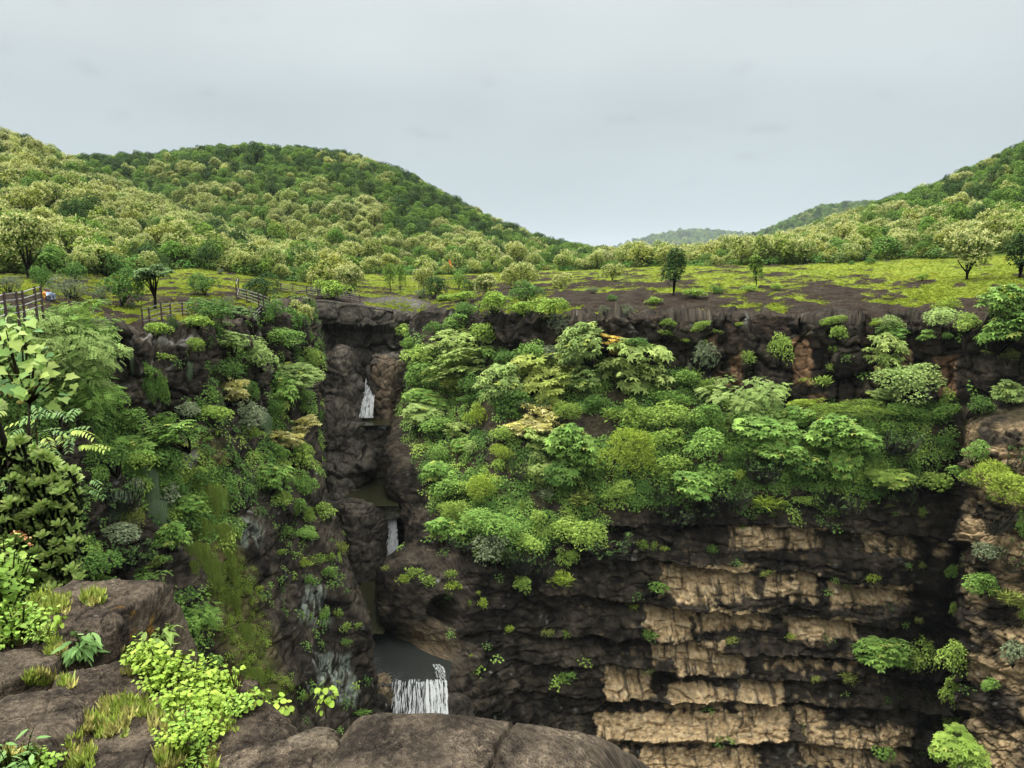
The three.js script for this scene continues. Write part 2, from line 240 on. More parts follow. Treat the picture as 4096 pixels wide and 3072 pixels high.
const cliffR = sheet('cliff_right', [
  [[318, 432, 126], [380, 425, 125], [450, 412, 121], [510, 420, 112], [545, 425, 104], [575, 425, 98], [620, 425, 95], [660, 440, 92], [720, 460, 88], [800, 470, 86]],
  [[316, 410, 113], [380, 405, 109], [420, 393, 105], [450, 384, 100], [485, 385, 95], [505, 398, 92], [540, 404, 87], [560, 384, 81], [580, 375, 79], [620, 375, 76], [640, 398, 76], [660, 425, 73], [690, 446, 68.8], [720, 448, 67.8], [800, 450, 66]],
  [[313, 430, 111], [380, 428, 105], [420, 420, 101], [450, 415, 96], [485, 410, 91], [515, 415, 87], [545, 412, 82], [575, 402, 76], [620, 410, 73.5], [640, 428, 74.5], [660, 446, 72.5], [690, 462, 70], [720, 470, 69.5], [800, 475, 68]],
  [[311, 452, 109], [340, 458, 106], [400, 455, 100], [450, 452, 93], [500, 447, 86], [545, 445, 80], [575, 440, 76], [620, 450, 74.5], [650, 468, 73], [690, 488, 71.5], [720, 495, 71], [800, 500, 68.5]],
  [[319, 500, 99], [358, 500, 97.5], [400, 498, 92], [450, 495, 87], [500, 492, 83], [545, 492, 79], [600, 500, 77], [650, 510, 75.5], [720, 525, 73], [800, 530, 69]],
  [[317, 560, 96], [360, 560, 94.8], [420, 560, 89], [470, 560, 85], [510, 560, 82.5], [560, 560, 80.5], [620, 565, 79], [700, 568, 77], [800, 570, 72]],
  [[318, 667, 94], [372, 667, 92.8], [430, 667, 87], [495, 667, 83], [515, 667, 82.7], [580, 667, 81.5], [640, 667, 80.5], [700, 667, 79], [740, 667, 76.5], [800, 667, 73]],
  [[319, 780, 92], [400, 780, 90.6], [430, 780, 87], [490, 780, 83], [520, 780, 82.5], [580, 780, 81.5], [640, 780, 80.5], [700, 780, 79.5], [750, 780, 77], [800, 780, 74]],
  [[322, 880, 88.5], [403, 880, 87], [430, 880, 84.5], [480, 880, 82.5], [560, 880, 81.5], [650, 880, 80.5], [800, 875, 76]],
  [[326, 955, 86], [403, 957, 85], [440, 960, 84], [500, 960, 83.5], [600, 956, 83], [700, 950, 81], [800, 945, 78]],
  [[326, 978, 83.5], [400, 980, 82], [430, 974, 78], [470, 970, 75], [560, 966, 73], [650, 962, 71], [720, 966, 69], [800, 975, 66]],
  [[326, 1035, 79], [400, 1035, 77], [430, 1030, 73], [560, 1025, 69], [680, 1025, 66], [800, 1030, 62]],
  [[326, 1130, 70], [420, 1130, 67], [560, 1120, 62], [800, 1120, 56]],
  [[330, 1400, 52], [500, 1400, 48], [800, 1400, 42]],
], 900, 520, {
  back: 8, mat: rockMat, lift: (p, px, py) => sstep(1.2, .2, (py - rimY(px)) / 10) * (1.1 * fbm(p.x / 3.5, 2, p.z / 3.5, 3) + .5 * blocks(p, 2.2, 9, 2.4, .9, .3)), label: 'tall dark banded basalt cliff across the gorge with tan patches',
  disp(p, n, px, py, c) {
    const bl = bandLow(px), sl = slopeLow(px), upper = sstep(bl + 6, bl - 6, py) * sstep(440, 480, px), lower = sstep(sl - 14, sl + 10, py), gorge = sstep(500, 440, px), corner = sstep(963, 972, px) * sstep(415, 435, py);
    let r = roughMetres(p, .75 + .5 * gorge - .42 * upper);
    const wob = 3.2 * fbm(px / 14, py / 9, 1.1, 4) * 2.4;
    let tan = sstep(.34, .55, inBoxes(RTAN, px + 3 * noise(px / 9, py / 9, 2), py + 2.5 * noise(px / 16, 3, 1), 8, 1.2 * wob) + .55 * fbm(px / 7, py / 5, 3.1, 4)) * lower;
    const drip = noise(px / 4.5 + .6 * noise(py / 9, px / 9, 3), py / 34, 4.4) + .5 * noise(px / 1.7, py / 20, 8.4); tan *= 1 - .85 * sstep(.34, .62, drip + .12);
    tan *= 1 - .55 * sstep(.25, .45, fbm(px / 11, py / 4, 6.2, 4));
    const tanU = inBoxes(RUP, px, py, 2, wob) * upper * (1 - .8 * sstep(.3, .6, noise(px / 2.5, py / 50, 2)));
    r += upper * (1.15 * blocks(p, 3.9, 4.9, 4.2, 2.3, .7) + .8 * blocks(p, 1.9, 2.1, 2.2, .9, .32));
    r += lower * (1 - .8 * gorge) * (1.25 * overhang(px, py) * (1 - corner) + 1.1 * fbm(p.x / 5, p.y / 2.6, p.z / 5 + 3, 4) + .35 * strata(p, 23, 1.3, .7) + .8 * blocks(p, 2.6, 1.2, 2.6, .8, .35) + .25 * blocks(p, 1.3, .7, 1.3, .4, .2)) - tan * .35 + corner * (blocks(p, 1.5, 1.6, 1.5, .9, .3));
    // the hollow in the rounded rock and the pot-holed basin under it
    const hol = Math.hypot((px - 443) / 15, (py - 612) / 15); r -= 5.5 * sstep(1.25, .3, hol) * sstep(.2, .5, gorge);
    r *= sstep(312, 321, py) * .5 + .5;
    rockColour(c, p, 0);
    if (lower > .5 && px > 480) c.multiplyScalar(.92);
    const tv = fbm(px / 8, py / 6, 9, 4); c.lerp(tv > 0 ? new THREE.Color().copy(TAN).lerp(new THREE.Color(.60, .48, .30), clamp(tv * 2.4)) : new THREE.Color().copy(TAN).lerp(new THREE.Color(.42, .285, .145), clamp(-tv * 2.4)), tan * .95); r += tan * (.5 * fbm(p.x / 1.6, p.y / 1.1, p.z / 1.6, 4) + .25 * blocks(p, 1.4, .9, 1.4, .5, .2));
    c.lerp(ORANGE, tanU * .85);
    if (corner > 0) { const t = sstep(-.2, .2, fbm(p.x / 4, p.y / 3, p.z / 4 + 50, 4) + .15 * noise(p.x / .8, p.y, p.z)); c.lerp(TAN, corner * t * .78); }
    if (lower > .3 && px > 560 && px < 950) { const bt = sstep(.12, .3, fbm(px / 26, py / 7, 12, 4)) * sstep(.1, -.2, drip) * .5; c.lerp(new THREE.Color(.22, .16, .09), bt * (1 - tan)); }
    const basin = sstep(30, 6, Math.hypot((px - 425) * .7, py - 645)); if (basin > 0) c.lerp(TAN, basin * .28);
    const grassy = sstep(-6, 4, py - bl) * sstep(6, -6, py - sl) * sstep(-.05, .2, fbm(p.x / 4, p.y / 4, p.z / 4 + 7, 3) + .12); c.lerp(SOIL, grassy * .7);
    return r;
  },
});

// ---- left cliff
const cliffL = sheet('cliff_left', [
  [[325, -240, 34], [450, -240, 31], [600, -240, 28], [820, -240, 25]],
  [[322, -40, 44], [450, -20, 41], [600, 0, 38.5], [820, 0, 34]],
  [[328, 60, 50], [400, 65, 49], [480, 75, 46], [600, 90, 43], [700, 100, 41], [820, 110, 38]],
  [[330, 108, 55], [400, 112, 53.5], [480, 125, 51], [600, 150, 48], [820, 180, 42]],
  [[334, 140, 58], [352, 142, 57], [420, 146, 56], [450, 160, 54], [520, 175, 52.5], [600, 190, 50], [820, 225, 44]],
  [[330, 180, 61], [345, 180, 59.5], [415, 185, 58.5], [450, 200, 57], [520, 213, 55], [600, 226, 53], [700, 250, 50], [820, 265, 46]],
  [[323, 215, 67], [345, 217, 65.5], [420, 222, 63], [480, 240, 60], [600, 265, 57], [700, 290, 53.5], [820, 305, 49]],
  [[312, 262, 80], [400, 265, 75], [480, 280, 70], [600, 312, 64], [700, 338, 59.5], [820, 352, 55]],
  [[301, 312, 97], [350, 318, 93], [430, 319, 86], [460, 318, 82], [504, 333, 77], [557, 345, 72], [580, 351, 70], [627, 369, 67], [667, 371, 66], [683, 376, 65], [710, 387, 64], [760, 398, 62], [820, 404, 60]],
  [[301, 300, 112], [430, 300, 108], [504, 310, 100], [580, 325, 92], [667, 345, 86], [710, 362, 82], [820, 380, 78]],
], 620, 480, {
  back: 8, backDir: [-.72, -.69], mat: rockMat, lift: (p, px, py) => sstep(1.2, .2, (py - rimYL(px)) / 10) * (1.1 * fbm(p.x / 3.5, 2, p.z / 3.5, 3) + .5 * blocks(p, 2.2, 9, 2.4, .9, .3)), label: 'steep dark left cliff hung with moss, creepers and trees',
  disp(p, n, px, py, c) {
    const upper = sstep(425, 405, py) * sstep(50, 90, px);
    let r = roughMetres(p, 1.05) + upper * (blocks(p, 2.6, 3.2, 2.8, 1.5, .45) + blocks(p, 1.2, 1.1, 1.2, .4, .18)) + (1 - upper) * (strata(p, 41, 3.8, .8) + .6 * blocks(p, 2.4, 1.8, 2.4, .8, .3));
    r *= sstep(302, 318, py) * .55 + .45;
    rockColour(c, p, 20);
    const wob = 3 * fbm(px / 12, py / 14, 5.1, 4) * 2;
    // mossy seep running down the middle of the wall
    const ax = lerp(188, 262, clamp((py - 430) / 270)), w = sstep(34, 12, Math.abs(px - ax) + wob * 2) * sstep(425, 470, py) * sstep(730, 680, py);
    const dr = .55 + .6 * noise(px / 2.6, py / 30, 7) + .5 * noise(px / 7, py / 22, 3);
    c.lerp(new THREE.Color(.16, .12, .055), w * .7); c.lerp(MOSS, w * clamp(dr) * .85);
    const wet = sstep(12, 5, Math.hypot((px - 183) * .8, (py - 475) * .32) + wob); c.lerp(new THREE.Color(.22, .22, .21), wet * .8);
    const lip = inBoxes([[138, 338, 192, 346]], px, py, 3, wob); c.lerp(new THREE.Color(.36, .34, .30), lip * .7);
    const pale = inBoxes([[300, 588, 322, 612], [312, 655, 352, 700], [296, 612, 330, 624], [333, 676, 356, 706], [236, 520, 262, 545]], px, py, 4, wob * 1.5) * sstep(.0, .5, noise(px / 2.4, py / 24, 12) + .3); c.lerp(new THREE.Color(.27, .31, .25), pale * .7);
    return r;
  },
});

// ---- back of the gorge
const gorge = sheet('gorge_wall', [
  [[300, 285, 108], [330, 285, 107], [400, 295, 104], [450, 300, 100], [520, 310, 93], [600, 330, 86], [720, 350, 80], [800, 360, 78]],
  [[300, 318, 108], [324, 318, 107], [331, 318, 111], [350, 320, 109], [380, 324, 106], [450, 326, 98], [475, 330, 95], [520, 340, 92], [600, 345, 88], [720, 360, 82], [800, 365, 80]],
  [[303, 345, 111], [325, 345, 110], [331, 345, 114], [352, 345, 112], [372, 345, 107], [410, 343, 103], [450, 346, 99], [480, 352, 96], [520, 352, 95], [600, 356, 92], [720, 365, 86], [800, 370, 84]],
  [[305, 362, 113], [325, 362, 112], [331, 362, 116], [374, 360, 114.5], [384, 359, 108], [410, 353, 105], [425, 357, 103], [450, 366, 100], [468, 366, 98], [480, 352, 98.5], [520, 360, 97], [600, 362, 95], [720, 372, 90], [800, 378, 88]],
  [[307, 372, 114.5], [325, 372, 113.5], [331, 372, 117], [374, 368, 116], [384, 367, 114], [415, 366, 110], [424, 374, 107.5], [440, 377, 106], [470, 375, 105.5], [520, 378, 103], [600, 378, 100], [720, 385, 94], [800, 390, 92]],
  [[309, 384, 116], [325, 384, 115], [331, 384, 118], [352, 378, 117], [356, 377, 110], [400, 376, 108.5], [420, 388, 107], [440, 388, 104.5], [455, 388, 104], [520, 400, 104], [600, 405, 100], [720, 410, 96], [800, 415, 94]],
  [[312, 404, 118], [325, 404, 117.5], [352, 404, 117], [356, 404, 110], [420, 404, 107], [455, 410, 105], [520, 430, 106], [720, 440, 100], [800, 445, 98]],
  [[314, 432, 122], [350, 436, 121], [420, 440, 117], [520, 460, 112], [800, 470, 104]],
], 300, 420, {
  back: 7, mat: rockMat, label: 'water-worn dark rock walls at the head of the gorge',
  disp(p, n, px, py, c) {
    const up = sstep(332, 322, py), r = (roughMetres(p, .45) + up * (1.2 * blocks(p, 2.6, 1.7, 2.6, 1.0, .45)) + (1 - up) * (1.5 * blocks(p, 4.4, 3.2, 4.4, 1.6, .5) + .5 * blocks(p, 1.8, 1.2, 1.8, .6, .25) + .4 * strata(p, 61, 2.4, .9))) * (sstep(302, 316, py) * .9 + .1);
    rockColour(c, p, 44); c.lerp(new THREE.Color(.185, .165, .135), clamp(.42 + .3 * noise(p.x / 3, p.y / 6, p.z / 3)));
    return r * .8;
  },
});

// ---- plateau and meadow
const GRASS = new THREE.Color(.26, .315, .038), GRASS2 = new THREE.Color(.165, .235, .03), PROCK = new THREE.Color(.036, .025, .018);
const meadow = sheet('meadow', setBack([
  [[262, -250, 110], [275, -250, 92], [300, -240, 60], [327, -240, 36], [330, -240, 34.5]],
  [[264, 20, 128], [275, 15, 105], [284, 8, 88], [297, 0, 70], [308, -10, 56], [324, -38, 43]],
  [[265, 100, 140], [276, 80, 110], [290, 70, 85], [304, 64, 68], [322, 62, 52], [330, 62, 49.5]],
  [[262, 165, 172], [272, 150, 148], [285, 135, 110], [300, 115, 84], [316, 110, 66], [332, 109, 54.6]],
  [[262, 190, 185], [270, 190, 155], [284, 180, 116], [300, 160, 86], [318, 145, 68], [336, 141, 57.6]],
  [[263, 225, 195], [272, 220, 155], [286, 210, 116], [303, 190, 84], [318, 180, 70], [332, 181, 60.6]],
  [[268, 265, 200], [277, 255, 155], [290, 240, 114], [306, 222, 84], [325, 216, 66.5]],
  [[273, 300, 205], [280, 290, 165], [288, 280, 130], [300, 268, 98], [314, 263, 79.5]],
  [[271, 335, 240], [279, 330, 180], [287, 324, 150], [294, 318, 122], [299.5, 316, 107.5]],
  [[270, 380, 250], [280, 380, 190], [290, 372, 152], [300, 365, 124], [308, 362, 112.5]],
  [[266, 430, 300], [274, 430, 235], [284, 425, 180], [296, 418, 142], [306, 412, 124], [316, 404, 117]],
  [[266, 470, 300], [274, 468, 235], [284, 462, 185], [296, 452, 142], [303, 447, 122], [312, 441, 109.5]],
  [[265, 545, 300], [274, 540, 220], [282, 528, 170], [292, 515, 132], [305, 505, 112], [321, 500, 98.6]],
  [[262, 620, 270], [270, 612, 215], [278, 600, 170], [290, 580, 128], [303, 566, 108], [319, 560, 95.6]],
  [[258, 700, 250], [266, 690, 200], [276, 680, 158], [290, 672, 122], [304, 667, 105], [320, 667, 93.6]],
  [[254, 800, 230], [264, 795, 185], [273, 790, 150], [286, 784, 122], [302, 780, 104], [321, 780, 91.6]],
  [[246, 900, 215], [258, 895, 170], [270, 890, 138], [285, 884, 114], [304, 880, 98], [324, 880, 88.1]],
  [[236, 1000, 200], [254, 990, 155], [268, 980, 126], [285, 965, 104], [306, 957, 92], [328, 956, 85.6]],
  [[230, 1080, 185], [250, 1070, 140], [270, 1055, 110], [290, 1045, 94], [310, 1038, 85], [328, 1036, 78.5]],
  [[230, 1450, 140], [260, 1430, 90], [300, 1410, 64], [332, 1400, 51.5]],
], 3.4), 900, 320, {
  dir: V(0, 1, 0), skirt: 3, mat: groundMat, label: 'grassy plateau with dark rock showing through on both sides',
  disp(p, n, px, py, c, q) {
    const right = sstep(470, 560, px);
    let bias = right * (sstep(268, 286, py) * .33 + sstep(281, 298, py) * .28 - .30) + (1 - right) * (sstep(284, 300, py) * .42 - .30) ;
    bias += -.35 * sstep(880, 960, px) * sstep(312, 296, py) + .14 * sstep(40, 10, Math.hypot((px - 870), (py - 281) * 6)) + .5 * sstep(30, 10, Math.abs(px - 330)) * sstep(282, 288, py) + .3 * sstep(60, 20, Math.hypot(px - 600, (py - 300) * 5));
    bias -= .4 * sstep(30, 12, Math.hypot(px - 530, (py - 305) * 2));
    const k = fbm(p.x / 6.5, 1.5, p.z / 7.5, 6) * 1.3 + .38 * noise(p.x / 1.5, 2.5, p.z / 2.4) + .22 * noise(p.x / .7, 3.5, p.z / 1.3) + .34 * noise(p.x / 3.4, 9, p.z / 2.2) + bias * .85, rock = sstep(.0, .07, k);
    const g = 1.2 * fbm(p.x / 9, 4, p.z / 9, 5);
    c.copy(GRASS).lerp(GRASS2, clamp(.35 + g)); const rk = new THREE.Color().copy(PROCK).lerp(MIDROCK, clamp(.25 + fbm(p.x / 2, 5, p.z / 2, 3) * 1.3) * .8); c.lerp(rk, rock);
    const wet = sstep(24, 8, Math.hypot((px - 395) * .5, (py - 306) * 2.2)); c.lerp(new THREE.Color(.28, .27, .25), wet * .5 * rock);
    const inner = clamp((320 - Math.floor(q / 901)) / 16, .15, 1); return inner * .55 * fbm(p.x / 14, 3, p.z / 14, 3) + inner * rock * (.18 + .45 * clamp(k, 0, .6) + .5 * Math.max(0, blocks(p, 1.6, 2, 2.2, .35, .12)));
  },
});
// ---- hills
const HILLC = new THREE.Color(.06, .10, .022), HILLG = new THREE.Color(.16, .24, .04);
const hillMat = new THREE.MeshPhysicalMaterial({ specularIntensity: .1, vertexColors: true, roughness: .95, map: scaled(grainTex, .1) });
const hillDisp = (p, n, px, py, c) => { c.copy(HILLC).lerp(HILLG, clamp(.35 + 1.3 * fbm(p.x / 20, 1, p.z / 20, 3))); return 2.2 * fbm(p.x / 35, 2, p.z / 35, 3); };
const hill = (name, label, cols, nu, nv) => sheet(name, cols, nu, nv, { dir: V(0, 1, 0), mat: hillMat, label, disp: hillDisp });
const hillA = hill('hill_left', 'near wooded hillside rising behind the left plateau', [
  [[96, -420, 330], [150, -420, 230], [230, -420, 150], [300, -420, 95]],
  [[100, -180, 330], [102, -180, 300], [150, -160, 230], [215, -150, 160], [285, -150, 100]],
  [[143, 0, 340], [141, 0, 285], [185, 0, 210], [235, 10, 155], [275, 14, 105]],
  [[165, 55, 350], [164, 58, 285], [200, 62, 210], [235, 66, 160], [274, 80, 112]],
  [[190, 105, 340], [187, 108, 275], [212, 112, 215], [240, 118, 172], [273, 140, 140]],
  [[218, 165, 330], [213, 165, 265], [230, 168, 215], [246, 172, 182], [268, 190, 158]],
  [[240, 222, 320], [236, 220, 260], [248, 222, 220], [258, 226, 190], [272, 235, 155]],
  [[262, 275, 310], [259, 272, 255], [265, 275, 220], [271, 280, 190], [282, 288, 160]],
  [[276, 318, 300], [273, 315, 250], [276, 318, 215], [280, 322, 190], [288, 325, 150]],
  [[286, 345, 290], [283, 340, 240], [285, 340, 200], [290, 345, 160], [296, 345, 140]],
], 140, 90);
const hillB = hill('hill_middle', 'broad wooded hill across the middle of the view', [
  [[168, -240, 620], [170, -240, 500], [210, -240, 400], [275, -240, 280]],
  [[170, -60, 600], [172, -60, 470], [210, -50, 380], [278, -40, 240]],
  [[166, 69, 590], [166, 69, 460], [200, 70, 380], [276, 75, 240]],
  [[164, 139, 590], [165, 139, 455], [200, 139, 370], [276, 139, 235]],
  [[154, 255, 590], [156, 259, 450], [200, 259, 355], [240, 259, 290], [278, 262, 225]],
  [[160, 333, 580], [164, 333, 440], [200, 333, 355], [240, 333, 285], [279, 333, 220]],
  [[174, 388, 570], [177, 386, 430], [205, 386, 360], [242, 386, 285], [277, 386, 220]],
  [[204, 450, 560], [207, 446, 420], [225, 446, 355], [250, 446, 290], [274, 446, 232]],
  [[236, 515, 540], [238, 512, 410], [248, 511, 350], [260, 511, 295], [273, 511, 240]],
  [[252, 565, 520], [254, 562, 400], [259, 560, 345], [265, 560, 300], [272, 560, 250]],
  [[260, 615, 500], [262, 612, 390], [264, 608, 345], [268, 605, 300], [272, 605, 255]],
  [[266, 680, 480], [267, 680, 380], [268, 680, 320], [272, 680, 260]],
], 170, 100);
const hillC = hill('hill_right', 'wooded hillside climbing to the right edge beyond the meadow', [
  [[268, 540, 480], [266, 545, 360], [268, 560, 300], [274, 560, 240]],
  [[262, 606, 480], [262, 606, 370], [265, 608, 300], [271, 610, 225]],
  [[258, 694, 470], [259, 694, 370], [263, 692, 280], [269, 692, 200]],
  [[248, 764, 460], [250, 764, 370], [257, 766, 270], [267, 770, 185]],
  [[228, 833, 450], [231, 833, 365], [245, 835, 260], [264, 840, 172]],
  [[211, 880, 445], [213, 880, 360], [234, 884, 255], [260, 890, 165]],
  [[196, 926, 440], [199, 926, 355], [226, 928, 245], [257, 935, 158]],
  [[176, 975, 430], [181, 972, 345], [215, 972, 230], [256, 985, 150]],
  [[150, 1030, 420], [155, 1026, 335], [200, 1028, 220], [256, 1045, 138]],
  [[100, 1130, 420], [108, 1130, 320], [180, 1130, 210], [258, 1140, 122]],
  [[50, 1400, 400], [60, 1400, 300], [150, 1400, 190], [270, 1420, 88]],
], 150, 90);
const hillD = hill('hill_far', 'far hazy wooded ridge in the gap between the hills', [
  [[262, 560, 6120], [264, 560, 5400], [270, 560, 4140]], [[254, 600, 6120], [256, 600, 5400], [268, 600, 4140]], [[242, 640, 6120], [244, 640, 5400], [262, 640, 4140]], [[233, 690, 6120], [235, 690, 5400], [262, 690, 4140]], [[237, 755, 6120], [239, 755, 5400], [262, 755, 4140]], [[240, 830, 6120], [242, 830, 5400], [262, 830, 4140]], [[240, 980, 6120], [242, 980, 5400], [264, 980, 4140]],
], 60, 30);
const hillE = hill('hill_far_right', 'hazy wooded spur behind the right hillside', [
  [[262, 680, 2650], [262, 680, 2061], [268, 680, 1649]], [[243, 745, 2650], [244, 745, 2061], [262, 745, 1649]], [[227, 782, 2650], [229, 782, 2061], [262, 782, 1590]], [[209, 832, 2650], [211, 832, 2031], [258, 832, 1559]], [[207, 870, 2650], [209, 870, 2002], [256, 870, 1531]], [[203, 915, 2650], [205, 915, 1972], [254, 915, 1501]], [[200, 1030, 2650], [202, 1030, 1943], [250, 1030, 1472]],
], 60, 30);
// the plain on which everything stands, out to the horizon, and the floor of the ravine
{
  const g = new THREE.RingGeometry(150, 9000, 96, 10); g.rotateX(-Math.PI / 2); g.translate(0, -14, -90); const n = g.attributes.position.count; g.setAttribute('color', new THREE.BufferAttribute(new Float32Array(n * 3).map((_, i) => [.09, .13, .03][i % 3]), 3));
  put(new THREE.Mesh(g, hillMat), 'ground', 'low wooded country out to the horizon', null, null, 'structure');
  const f = new THREE.PlaneGeometry(240, 160, 80, 60); f.rotateX(-Math.PI / 2); f.translate(20, -66, -70); const q = f.attributes.position, cc = new Float32Array(q.count * 3); for (let i = 0; i < q.count; i++) { q.setY(i, q.getY(i) + 2 * fbm(q.getX(i) / 9, 1, q.getZ(i) / 9, 4)); cc.set([.06, .055, .04], i * 3); } f.setAttribute('color', new THREE.BufferAttribute(cc, 3)); f.computeVertexNormals();
  const fl = new THREE.Mesh(f, rockMat); put(fl, 'ravine_floor', 'rocky floor at the foot of the cliffs', null, null, 'structure');
}
// ------------------------------------------------------------------ foliage
class Leaves {
  constructor() { this.p = []; this.n = []; this.c = []; this.i = []; }
  vert(x, y, z, nx, ny, nz, c) { this.p.push(x, y, z); this.n.push(nx, ny, nz); this.c.push(c.r, c.g, c.b); return this.p.length / 3 - 1; }
  // one leaf: from its foot along t, across s, folded by fold; soft = direction that the shading leans to
  leaf(o, t, s, nrm, len, wid, c, soft, fold = .18, tip = .12) {
    const k = this.soft ?? .3, sx = nrm.x * (1 - k) + soft.x * k, sy = nrm.y * (1 - k) + soft.y * k, sz = nrm.z * (1 - k) + soft.z * k, L = Math.hypot(sx, sy, sz) || 1, nx = sx / L, ny = sy / L, nz = sz / L, m = .48 * len, w = wid / 2, f = fold * wid;
    const a = this.vert(o.x, o.y, o.z, nx, ny, nz, c);
    const b = this.vert(o.x + t.x * m + s.x * w + nrm.x * f, o.y + t.y * m + s.y * w + nrm.y * f, o.z + t.z * m + s.z * w + nrm.z * f, nx, ny, nz, c);
    const d = this.vert(o.x + t.x * len - nrm.x * tip * len, o.y + t.y * len - nrm.y * tip * len, o.z + t.z * len - nrm.z * tip * len, nx, ny, nz, c);
    const e = this.vert(o.x + t.x * m - s.x * w + nrm.x * f, o.y + t.y * m - s.y * w + nrm.y * f, o.z + t.z * m - s.z * w + nrm.z * f, nx, ny, nz, c);
    this.i.push(a, b, d, a, d, e);
  }
  tube(pts, r0, r1, c, rad = 5) {
    const R = []; for (let k = 0; k < pts.length; k++) {
      const a = pts[Math.max(0, k - 1)], b = pts[Math.min(pts.length - 1, k + 1)], t = b.clone().sub(a).normalize(), u = Math.abs(t.y) > .9 ? V(1, 0, 0) : V(0, 1, 0), s = u.cross(t).normalize(), v = t.clone().cross(s), r = lerp(r0, r1, k / (pts.length - 1)), ring = [];
      for (let j = 0; j < rad; j++) { const q = j / rad * 6.2832, x = s.x * Math.cos(q) + v.x * Math.sin(q), y = s.y * Math.cos(q) + v.y * Math.sin(q), z = s.z * Math.cos(q) + v.z * Math.sin(q); ring.push(this.vert(pts[k].x + x * r, pts[k].y + y * r, pts[k].z + z * r, x, y, z, c)); }
      R.push(ring);
    }
    for (let k = 0; k < R.length - 1; k++) for (let j = 0; j < rad; j++) { const a = R[k][j], b = R[k][(j + 1) % rad], d = R[k + 1][j], e = R[k + 1][(j + 1) % rad]; this.i.push(a, d, b, b, d, e); }
  }
  geo() { const g = new THREE.BufferGeometry(); g.setAttribute('position', new THREE.Float32BufferAttribute(this.p, 3)); g.setAttribute('normal', new THREE.Float32BufferAttribute(this.n, 3)); g.setAttribute('color', new THREE.Float32BufferAttribute(this.c, 3)); g.setIndex(this.i); return g; }
}
const rdir = (r) => { const z = r() * 2 - 1, a = r() * 6.2832, s = Math.sqrt(1 - z * z); return V(s * Math.cos(a), z, s * Math.sin(a)); };
const leafMat = (col, t = .32) => { const m = new THREE.MeshPhysicalMaterial({ vertexColors: true, color: col, roughness: .85, transmission: t, thickness: 0, specularIntensity: .14, side: THREE.DoubleSide }); return m; };
const barkMat = new THREE.MeshPhysicalMaterial({ specularIntensity: .15, vertexColors: true, roughness: .9 });
const BARK = new THREE.Color(.16, .13, .095), PALEBARK = new THREE.Color(.34, .33, .28), DARKBARK = new THREE.Color(.07, .055, .04);
// rounded masses that make up a crown within an ellipsoid
function masses(r, n, rx, ry, rz, r0, r1, cy = 0) { const out = []; for (let k = 0; k < n; k++) { const d = rdir(r), q = Math.pow(r(), .4) * .72; if (d.y < -.55) d.y *= -.5; out.push([d.x * rx * q, cy + d.y * ry * q, d.z * rz * q, lerp(r0, r1, r())]); } return out; }
// leaves over the masses. kind: simple | whorl | blade | heart
function clothe(L, r, lobes, n, size, o) {
  const tot = lobes.reduce((s, l) => s + l[3] * l[3], 0), c = new THREE.Color(), mid = o.mid ?? V();
  const lobeHue = lobes.map(() => r());
  for (let k = 0; k < n; k++) {
    let q = r() * tot, li = 0; while (li < lobes.length - 1 && (q -= lobes[li][3] * lobes[li][3]) > 0) li++;
    const l = lobes[li], d = rdir(r); if (d.y < (o.low ?? -.35) && r() < .8) d.y = -d.y;
    const rad = l[3] * (o.inside ? Math.pow(r(), .3) : .72 + .36 * r()), P = V(l[0] + d.x * rad, l[1] + d.y * rad * (o.flat ?? 1), l[2] + d.z * rad);
    let buried = false; for (let m = 0; m < lobes.length; m++) if (m !== li) { const b = lobes[m], e = Math.hypot(P.x - b[0], (P.y - b[1]) / (o.flat ?? 1), P.z - b[2]); if (e < b[3] * .62) { buried = true; break; } }
    if (buried && r() < .85) continue;
    const soft = V(P.x - mid.x, (P.y - mid.y) * 1.2 + .3 * l[3], P.z - mid.z).normalize().lerp(d, .5).normalize();
    const nrm = soft.clone().multiplyScalar(.5).add(V(0, o.up ?? .6, 0)).add(rdir(r).multiplyScalar(o.wild ?? .55)).normalize();
    const t = V(d.x, d.y * .4 - (o.droop ?? .15), d.z).add(rdir(r).multiplyScalar(.7)); t.addScaledVector(nrm, -t.dot(nrm)).normalize();
    const s = t.clone().cross(nrm), sz = size * (.65 + .7 * r());
    c.copy(o.a).lerp(o.b, clamp(.5 * r() + .5 * lobeHue[li])); const v = .62 + .76 * r(); c.multiplyScalar(v);
    if (o.odd && r() < o.odd[0]) c.copy(o.odd[1]).multiplyScalar(.8 + .4 * r());
    if (o.kind === 'whorl') { const m = 5 + Math.floor(r() * 3), a0 = r() * 6.28; for (let j = 0; j < m; j++) { const a = a0 + j / m * 6.283, tt = t.clone().multiplyScalar(Math.cos(a)).addScaledVector(s, Math.sin(a)).addScaledVector(nrm, -.22).normalize(), ss = tt.clone().cross(nrm).normalize(); L.leaf(P, tt, ss, nrm, sz, sz * (o.wide ?? .42), c, soft, .12, .16); } }
    else if (o.kind === 'spray') { // a leaf stalk with leaflets on both sides
      const m = 5, st = sz * 1.5; for (let j = 0; j < m; j++) { const q2 = (j + .6) / m, O = P.clone().addScaledVector(t, st * q2).addScaledVector(nrm, -.25 * st * q2 * q2); for (const e of [-1, 1]) { const tt = t.clone().multiplyScalar(.55).addScaledVector(s, e).normalize(); L.leaf(O, tt, tt.clone().cross(nrm).normalize(), nrm, sz * .62 * (1 - .3 * q2), sz * .27, c, soft, .1, .2); } } }
    else if (o.kind === 'blade') { t.add(V(0, .5, 0)).normalize(); L.leaf(P, t, s, nrm, sz * 1.6, sz * .26, c, soft, .1, .3); }
    else L.leaf(P, t, s, nrm, sz, sz * (o.wide ?? .6), c, soft);
  }
}
